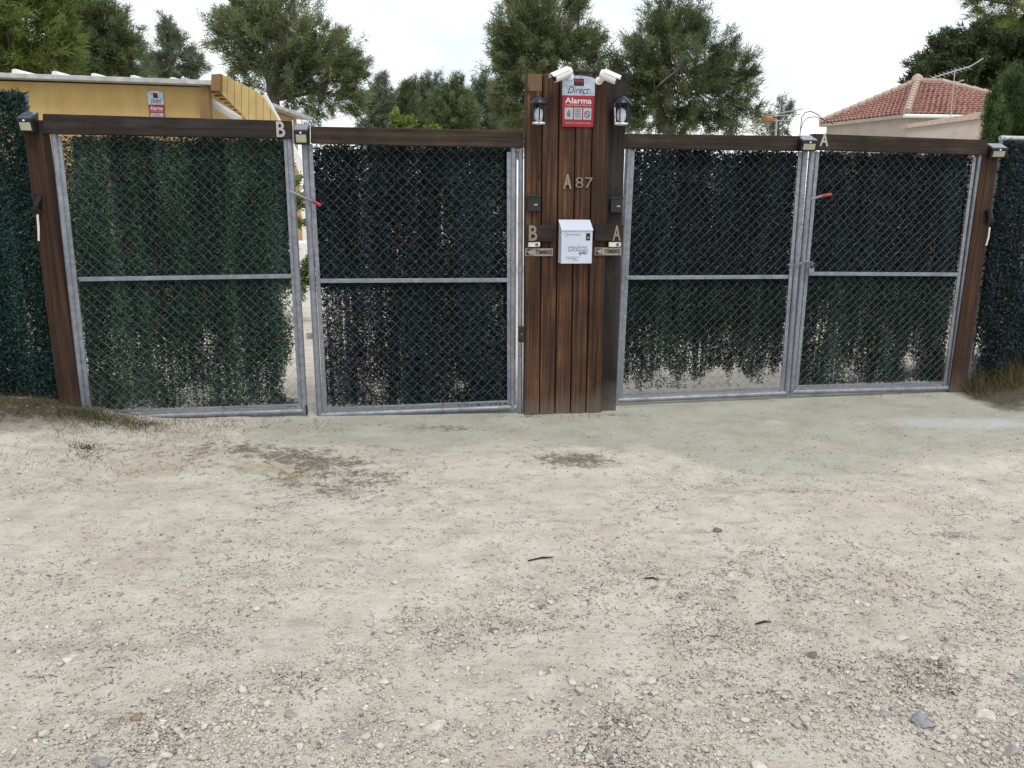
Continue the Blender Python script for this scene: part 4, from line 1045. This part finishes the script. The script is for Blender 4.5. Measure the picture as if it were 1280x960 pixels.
tree('pine_tree', 'wide pine with pale forked trunk right of the pillar', 'tree', 14.5, [(850, 70, 58, 52), (845, 28, 42, 26), (900, 80, 38, 34), (805, 75, 32, 34), (860, 120, 70, 34), (925, 105, 22, 22), (800, 130, 30, 34), (915, 145, 36, 22), (775, 95, 14, 26), (860, 150, 50, 20), (790, 158, 24, 16)], [(836, 239), (834, 165), (822, 130), (808, 100), (815, 60), (835, 20)], PINE_DK, BARK_G, 700, 72, .11, .017, .23, seed=8, group=GRP, limbs=36, tr=.10, fill=.25)
tree('small_tree', 'small sparse tree mingled with the orange boxed aerial', 'tree', 20, [(975, 150, 14, 22), (985, 140, 8, 14), (960, 158, 16, 14)], [(972, 239), (972, 180), (974, 140)], PINE_GY, BARK, 70, 40, .12, .02, .22, seed=9, tr=.05, fill=.1)
tree('evergreen_tree', 'large dark rounded evergreen behind the tiled house', 'tree', 33, [(1230, 90, 75, 50), (1190, 92, 50, 42), (1270, 75, 60, 46), (1158, 108, 26, 24), (1245, 58, 42, 26), (1300, 110, 70, 60), (1220, 130, 70, 30)], [(1240, 239), (1240, 150), (1238, 80)], BROADL, BARK, 1300, 75, .20, .07, .42, seed=10, tr=.3, fill=.5)
for lb, u, v0, ru, sd in (('tall narrow cypress at the right end behind the far right post', 1262, 92, 16, 11), ('shorter cypress left of the tall narrow one at the right end', 1241, 118, 12, 12), ('cypress cut off by the right edge of the view', 1284, 100, 16, 13)):
    tree('cypress_tree', lb, 'tree', 11.5 + .3 * (sd % 3), [(u, v0 + 20, ru * .55, 26), (u, v0 + 55, ru * .9, 36), (u, v0 + 105, ru * 1.1, 50)], [(u, 239), (u, 190), (u, v0 + 40), (u, v0 + 12)], CYP, BARK, 330, 62, .075, .012, .13, upbias=1.6, seed=sd, tr=.05, group='cypress trees at the right end', limbs=4, fill=.3)
tree('pine_tree', 'pine whose olive branch hangs into the top right corner', 'tree', 13, [(1250, 8, 36, 16), (1275, 22, 18, 10), (1240, -20, 60, 22), (1300, -20, 90, 50), (1340, -60, 90, 50)], [(1400, 239), (1400, 60), (1395, -60), (1390, -110)], PINE_OL, BARK, 260, 80, .10, .015, .2, seed=14, group=GRP, limbs=14, fill=.2)
tree('sapling', 'lime green sapling peeping over the gate beam left of the pillar', 'sapling', 9, [(498, 155, 14, 6), (494, 149, 6, 5), (425, 188, 9, 6), (540, 162, 4, 3)], [(497, 239), (497, 190), (497, 150)], LIME, BARK, 46, 22, .05, .032, .08, seed=15, tr=.02, limbs=8, fill=.1)
tree('shrub', 'green shrub seen through the gap between the left gate leaves', 'shrub', 9.5, [(372, 350, 17, 16), (388, 332, 10, 12), (362, 332, 10, 14)], [(372, 380), (372, 360), (372, 350)], GRASSG, BARK, 60, 40, .06, .02, .1, seed=16, tr=.02, limbs=8, fill=.1)
tree('shrub', 'leafy green shrub under the white verge behind the left gates', 'shrub', 9, [(368, 232, 14, 12), (374, 250, 12, 14), (366, 270, 14, 16), (80, 300, 18, 30)], [(370, 400), (370, 300), (370, 240)], GRASSG, BARK, 60, 36, .06, .02, .1, seed=17, tr=.03, limbs=8, fill=.1)
st = at(374, 318, 11); sz = at(374, 305, 11).z
ws = thing('garden_step', (st.x, 11, 0), 0, 'white masonry step in the courtyard seen through the left gap', 'step')
build('upper_block', MB().box(-.55, .55, .25, .8, .35, sz), WHITEWALL, ws, bevel=.01)
build('lower_block', MB().box(-.7, .7, -.25, .8, -.02, .35), WHITEWALL, ws, bevel=.01)

# dry weedy growth
DRYG = leaf('dry_grass', (0.030, 0.028, 0.012), (0.19, 0.165, 0.075), .8, .15, .2)
GRN = leaf('weed_green', (0.014, 0.024, 0.008), (0.085, 0.115, 0.040), .7, .2, .2)
def grass(name, n, sampler, hgt, w, mat, lean=.5):
    p = sampler(n); z = ground_z(p[:, 0], p[:, 1])
    c = np.stack([p[:, 0], p[:, 1], z - .004], 1); d = np.stack([rng.normal(0, lean, len(p)), rng.normal(0, lean, len(p)), np.ones(len(p))], 1)
    o = soup(name, blades(c, d, hgt * rng.uniform(.3, 1.2, len(p)), w), 3, mat, None, rng.random(len(p)))
    return tag(o, kind='stuff')
def gauss(c, sx, sy, clump=9, cs=.05):
    def f(n):
        k = max(1, n // clump); cc_ = np.stack([rng.normal(c[0], sx, k), rng.normal(c[1], sy, k)], 1)
        p = np.repeat(cc_, clump, 0) + rng.normal(0, cs, (k * clump, 2)); 
        return p
    return f
grass('dry_grass', 3600, gauss(px_(50, 532), .65, .12), .08, .0028, DRYG, .9)
grass('dry_grass', 1500, gauss(px_(125, 531), .22, .06), .075, .0025, GRN, 1.0)
grass('dry_grass', 1500, gauss(px_(60, 570), .7, .2), .04, .003, DRYG, 1.2)
grass('dry_grass', 3500, lambda n: np.stack([rng.uniform(3.68, 5.4, n), 6.30 + (rng.random(n) ** .5) * .1 + (rng.uniform(3.75, 6.2, n) - 3.75) * .0 + rng.normal(0, .12, n)], 1), .22, .0035, DRYG, .6)
grass('ground_weeds', 160, gauss(px_(700, 518), .28, .02, 10, .025), .035, .003, GRN, .9)
grass('ground_weeds', 200, gauss(px_(300, 524), .5, .02, 10, .03), .04, .003, DRYG, .9)
grass('ground_weeds', 120, gauss(px_(1090, 493), .35, .015, 8, .02), .03, .003, DRYG, .9)
grass('ground_weeds', 260, gauss(px_(108, 560), .05, .03, 20, .03), .03, .006, GRN, 1.2)

# ------------------------------------------------------------------ gravel, stones, twigs
t = NT('stone'); a = t.attr('tint'); nf = t.noise(60, 4, .6); oi = t.n('ShaderNodeObjectInfo')
c = t.ramp(t.math('ADD', t.math('MULTIPLY', oi.outputs['Random'], .5), t.math('MULTIPLY', nf, .6)), [(.15, (0.34, 0.315, 0.275)), (.5, (0.46, 0.43, 0.385)), (.85, (0.56, 0.53, 0.48))])
t.bump(nf, .5, .003); STONE = t.set(c, .9, 0, .2)
t = NT('gravel'); a = t.attr('tint'); nf = t.noise(80, 3, .6)
c = t.ramp(a, [(0, (0.17, 0.155, 0.14)), (.12, (0.30, 0.27, 0.235)), (.45, (0.44, 0.405, 0.355)), (.9, (0.55, 0.515, 0.46)), (1, (0.60, 0.57, 0.52))])
t.bump(nf, .4, .003); GRAVEL = t.set(c, .92, 0, .2)
def stone_mat(nm, col):
    t = NT(nm); nf = t.noise(45, 5, .65)
    t.bump(nf, .6, .004)
    return t.set(t.ramp(nf, [(.3, tuple(x * .7 for x in col)), (.7, tuple(x * 1.2 for x in col))]), .9, 0, .2)
S_PALE = stone_mat('stone_pale', (.50, .475, .43)); S_GREY = stone_mat('stone_grey', (.27, .265, .26)); S_BLUE = stone_mat('stone_blue_grey', (.255, .26, .275)); S_BRN = stone_mat('stone_brown', (.24, .18, .13)); S_DARK = stone_mat('stone_dark', (.15, .145, .14))
ico = None
def ico_mesh(sub):
    bm = bmesh.new(); bmesh.ops.create_icosphere(bm, subdivisions=sub, radius=1)
    v = np.array([x.co[:] for x in bm.verts]); f = np.array([[q.index for q in p.verts] for p in bm.faces]); bm.free(); return v, f
IV1, IF1 = ico_mesh(1); IV2, IF2 = ico_mesh(2); IV3, IF3 = ico_mesh(3)
def rock_shape(sub, seed, flat=.55):
    v, f = {1: (IV1, IF1), 2: (IV2, IF2), 3: (IV3, IF3)}[sub]
    r = np.random.default_rng(seed); v = v.copy()
    for _ in range(8):                                  # chop facets
        n = r.normal(size=3); n /= np.linalg.norm(n); k = r.uniform(.32, .8)
        d = v @ n; m = d > k; v[m] -= np.outer(d[m] - k, n)
    v += r.normal(0, .025, v.shape)
    return v * np.array([1, r.uniform(.6, .9), flat * r.uniform(.8, 1.2)]), f
BIG = [  # pixel centre, width px, material, flatness, label
    (86, 820, 30, S_PALE, .28, 'flat pale stone at the left with bare dust round it'), (124, 947, 26, S_GREY, .6, 'grey rounded stone at the bottom left corner area'), (194, 915, 14, S_PALE, .7, 'white stone just right of the brown hollow at lower left'),
    (205, 939, 18, S_PALE, .6, 'whitish stone among gravel below the brown hollow'), (172, 892, 15, S_BRN, .6, 'brownish stone in the hollow at lower left'), (190, 953, 14, S_PALE, .6, 'pale stone cut close to the bottom edge near the grey rounded stone'),
    (364, 887, 17, S_GREY, .5, 'grey wedge stone right of a pale cube like stone, lower left'), (316, 887, 11, S_PALE, .7, 'pale cube like stone left of the grey wedge stone'), (361, 915, 12, S_BLUE, .6, 'dark bluish stone below the grey wedge stone'),
    (481, 846, 19, S_PALE, .45, 'white slanted stone alone left of centre'), (243, 785, 11, S_PALE, .5, 'small white stone on the smooth dust left of centre'), (545, 902, 34, S_PALE, .22, 'broad flat pale slab sunk in the dust near bottom centre'),
    (616, 779, 16, S_DARK, .55, 'dark stone alone in the middle of the road'), (40, 919, 8, S_BRN, .8, 'small brown stone alone at the lower left edge'), (636, 930, 13, S_PALE, .7, 'pale stone near bottom centre right of the broad slab'),
    (431, 920, 18, S_GREY, .3, 'thin flat grey stone left of the broad pale slab'), (1016, 813, 17, S_DARK, .6, 'dark grey stone alone right of centre'), (1155, 899, 27, S_BLUE, .7, 'large blue grey stone at lower right'),
    (1103, 885, 15, S_BLUE, .6, 'smaller purplish stone left of the large blue grey stone'), (824, 869, 25, S_PALE, .5, 'white angular stone below a flatter white stone right of centre'), (815, 845, 20, S_PALE, .35, 'flatter white stone above the white angular stone'),
    (760, 940, 22, S_GREY, .6, 'pale grey tilted stone at bottom right of centre'), (945, 952, 24, S_PALE, .5, 'pale stone cut by the bottom edge right of centre'), (1235, 892, 24, S_PALE, .45, 'long pale stone at lower right beyond the blue grey stone'),
    (1261, 935, 26, S_GREY, .4, 'grey flat stone close to the bottom right corner'), (912, 891, 12, S_GREY, .6, 'small grey stone alone between the white stones and the blue grey stone'), (725, 932, 19, S_PALE, .5, 'pale stone left of the pale grey tilted stone'),
    (1129, 790, 17, S_PALE, .35, 'pale flat stone in smooth dust at right'), (1265, 887, 18, S_PALE, .6, 'pale stone at the right edge above the grey flat stone'), (1202, 834, 15, S_PALE, .5, 'pale stone at right above the long pale stone'),
    (691, 910, 13, S_GREY, .6, 'grey stone in the gravel patch at bottom centre right'), (1277, 845, 14, S_BLUE, .6, 'bluish stone cut by the right edge'), (942, 811, 9, S_BLUE, .6, 'tiny bluish stone left of the dark grey stone'), (897, 661, 12, S_DARK, .6, 'dark lump on the road right of centre below the gates')]
for i, (u, v, wpx, m, fl, lb) in enumerate(BIG):
    p = G(u, v); r = wpx * .5 * (p - CAM).length / F_PX
    vv, ff = rock_shape(3, 100 + i, fl)
    me_o = indexed('stone', vv * r, ff, m, smooth=True)
    me_o.data.set_sharp_from_angle(angle=math.radians(24))
    me_o.location = (p.x, p.y, gz(p.x, p.y) + r * fl * .22); me_o.rotation_euler = (0, 0, rng.uniform(-.5, .5))
    tag(me_o, lb, 'stone', 'larger stones lying on the road')
# scatter points in the view
def scatter(n, dens, seed):
    r = np.random.default_rng(seed); outp = []
    while sum(len(o) for o in outp) < n:
        u = r.uniform(-30, 1310, 40000); v = 505 + (r.random(40000) ** .8) * 500
        dx = ray(0, 0)  # vectorised ground hit
        D3 = np.array(_fw)[None] + np.outer((u - 640) / F_PX, np.array(_R)) + np.outer((480 - v) / F_PX, np.array(_U))
        tt = -CAM_H / D3[:, 2]; x = D3[:, 0] * tt; y = D3[:, 1] * tt
        ok = (y < gate_y(x) - .03) & (r.random(40000) < dens(x, y))
        outp.append(np.stack([x[ok], y[ok]], 1))
    return np.concatenate(outp)[:n]
def on_apron(x, y): return sstep(-1.9, -1.2, x) * sstep(gate_y(x) - .85, gate_y(x) - .4, y) * sstep(3.9, 3.5, x)
def dens_rock(x, y): return np.clip((.035 + .42 * rocky_mask(x, y) * sstep(.3, .6, fbm(x, y, 6, 3, 78)) + .6 * sstep(.54, .72, fbm(x, y, 2.1, 5, 77, .7))) * (1 - .8 * on_apron(x, y)), 0, 1)
P_ = scatter(24000, dens_rock, 5)
rad = np.exp(rng.normal(math.log(.0036), .6, len(P_))) * (.8 + .35 * sstep(4.2, 2.2, P_[:, 1])); rad = np.clip(rad, .0016, .016)
order = np.argsort(-rad); P_, rad = P_[order], rad[order]
# the 260 largest are countable pebbles, sharing a few meshes
shapes = []
for k in range(10):
    vv, ff = rock_shape(2, 300 + k, .6)
    o = indexed('pebble', vv, ff, STONE, smooth=False); shapes.append(o)
for k in range(260):
    x, y = P_[k]
    o = shapes[k] if k < 10 else shapes[k % 10].copy()
    if k >= 10: COL.objects.link(o)
    r = rad[k] * (.85 + .4 * rng.random())
    o.location = (x, y, gz(x, y) + r * .24); o.scale = (r, r, r); o.rotation_euler = (rng.normal(0, .2), rng.normal(0, .2), rng.uniform(0, 6.28))
    tag(o, 'small pale pebble lying loose on the dirt road', 'pebble', 'small loose pebbles on the road')
rest, rr_ = P_[260:], rad[260:]
def pebble_soup(name, pts, rd, mat, sub, seed, sink=.22, tint=None):
    r = np.random.default_rng(seed); Vs, Fs, T = [], [], []
    pro = [rock_shape(sub, 500 + k, .6) for k in range(12)] if sub > 1 else None
    z = ground_z(pts[:, 0], pts[:, 1]); n = len(pts)
    if sub == 1: base_v, base_f = IV1, IF1
    which = r.integers(0, 12, n); pr1 = [rock_shape(1, 700 + k, .62) for k in range(12)]
    o = 0
    for w_ in range(12):
        sel = np.where(which == w_)[0]
        v0, f0 = pr1[w_]; th = r.uniform(0, 6.28, len(sel)); ca, sa = np.cos(th), np.sin(th)
        q = v0[None] * rd[sel][:, None, None]
        x = q[:, :, 0] * ca[:, None] - q[:, :, 1] * sa[:, None] + pts[sel, 0][:, None]
        y = q[:, :, 0] * sa[:, None] + q[:, :, 1] * ca[:, None] + pts[sel, 1][:, None]
        zz = q[:, :, 2] + (z[sel] + rd[sel] * sink)[:, None]
        Vs.append(np.stack([x, y, zz], -1).reshape(-1, 3))
        Fs.append((f0[None] + (np.arange(len(sel)) * len(v0))[:, None, None] + o).reshape(-1, 3)); o += len(sel) * len(v0)
        T.append(np.repeat(np.clip(r.normal(.52, .24, len(sel)), 0, 1), len(f0)))
    return tag(indexed(name, np.concatenate(Vs), np.concatenate(Fs), mat, tint=np.concatenate(T)), kind='stuff')
pebble_soup('gravel', rest, rr_, GRAVEL, 1, 8)

# fine grit: eight-sided crumbs too small and many to count
def dens_grit(x, y): return np.clip((.035 + .4 * rocky_mask(x, y) + .95 * sstep(.47, .68, fbm(x, y, 2.0, 6, 123, .72)) + .3 * litter_mask(x, y)) * (1 - .75 * on_apron(x, y)), 0, 1)
Q_ = scatter(33000, dens_grit, 25)
qr = np.clip(np.exp(rng.normal(math.log(.0026), .45, len(Q_))), .0012, .007)
OV = np.array([(1, 0, 0), (0, 1, 0), (-1, 0, 0), (0, -1, 0), (0, 0, .75), (0, 0, -.6)], float)
OF = np.array([(0, 1, 4), (1, 2, 4), (2, 3, 4), (3, 0, 4), (1, 0, 5), (2, 1, 5), (3, 2, 5), (0, 3, 5)])
th = rng.uniform(0, 6.28, len(Q_)); jj = rng.uniform(.55, 1.3, (len(Q_), 6, 1)) * OV[None] * qr[:, None, None]
gxv = jj[:, :, 0] * np.cos(th)[:, None] - jj[:, :, 1] * np.sin(th)[:, None] + Q_[:, 0][:, None]
gyv_ = jj[:, :, 0] * np.sin(th)[:, None] + jj[:, :, 1] * np.cos(th)[:, None] + Q_[:, 1][:, None]
gzv = jj[:, :, 2] + (ground_z(Q_[:, 0], Q_[:, 1]) + qr * .3)[:, None]
tag(indexed('grit', np.stack([gxv, gyv_, gzv], -1).reshape(-1, 3), (OF[None] + (np.arange(len(Q_)) * 6)[:, None, None]).reshape(-1, 3), GRAVEL, tint=np.repeat(np.clip(rng.normal(.36, .26, len(Q_)), 0, 1), 8)), kind='stuff')

TWIG = leaf('dead_needles', (0.025, 0.020, 0.015), (0.13, 0.10, 0.075), .9, .1, 0)
def dens_tw(x, y): return np.clip((.006 + .9 * litter_mask(x, y) * sstep(.38, .6, fbm(x, y, 5, 3, 61)) + .26 * sstep(.54, .70, fbm(x, y, 2.6, 5, 91, .7))) * (1 - .6 * on_apron(x, y)), 0, 1)
T_ = scatter(12500, dens_tw, 15)
th = rng.uniform(0, 6.28, len(T_)); z = ground_z(T_[:, 0], T_[:, 1]) + .003
tw = blades(np.stack([T_[:, 0], T_[:, 1], z], 1), np.stack([np.cos(th), np.sin(th) * .8, rng.normal(.10, .25, len(T_))], 1), np.clip(np.exp(rng.normal(math.log(.011), .75, len(T_))), .004, .035), .0030)
tag(soup('twig_litter', tw, 3, TWIG, None, rng.random(len(T_)) ** 1.5), kind='stuff')
# a few real sticks
for u0, v0, u1, v1, lb in ((660, 699, 692, 694, 'short dark stick lying left of the middle of the road'), (806, 720, 824, 721, 'short stick on the road right of centre'), (945, 772, 965, 768, 'bent thin twig lying on bare dust right of centre')):
    a, b = G(u0, v0), G(u1, v1); m_ = a.lerp(b, .55) + Vector((.004, .012, 0))
    for p in (a, b, m_): p.z = gz(p.x, p.y) + .006
    o = build('stick', MB().tube([p - a for p in (a, m_, b)], [.003, .0045, .002], 6), RUST, None, True); o.location = a
    tag(o, lb, 'stick')
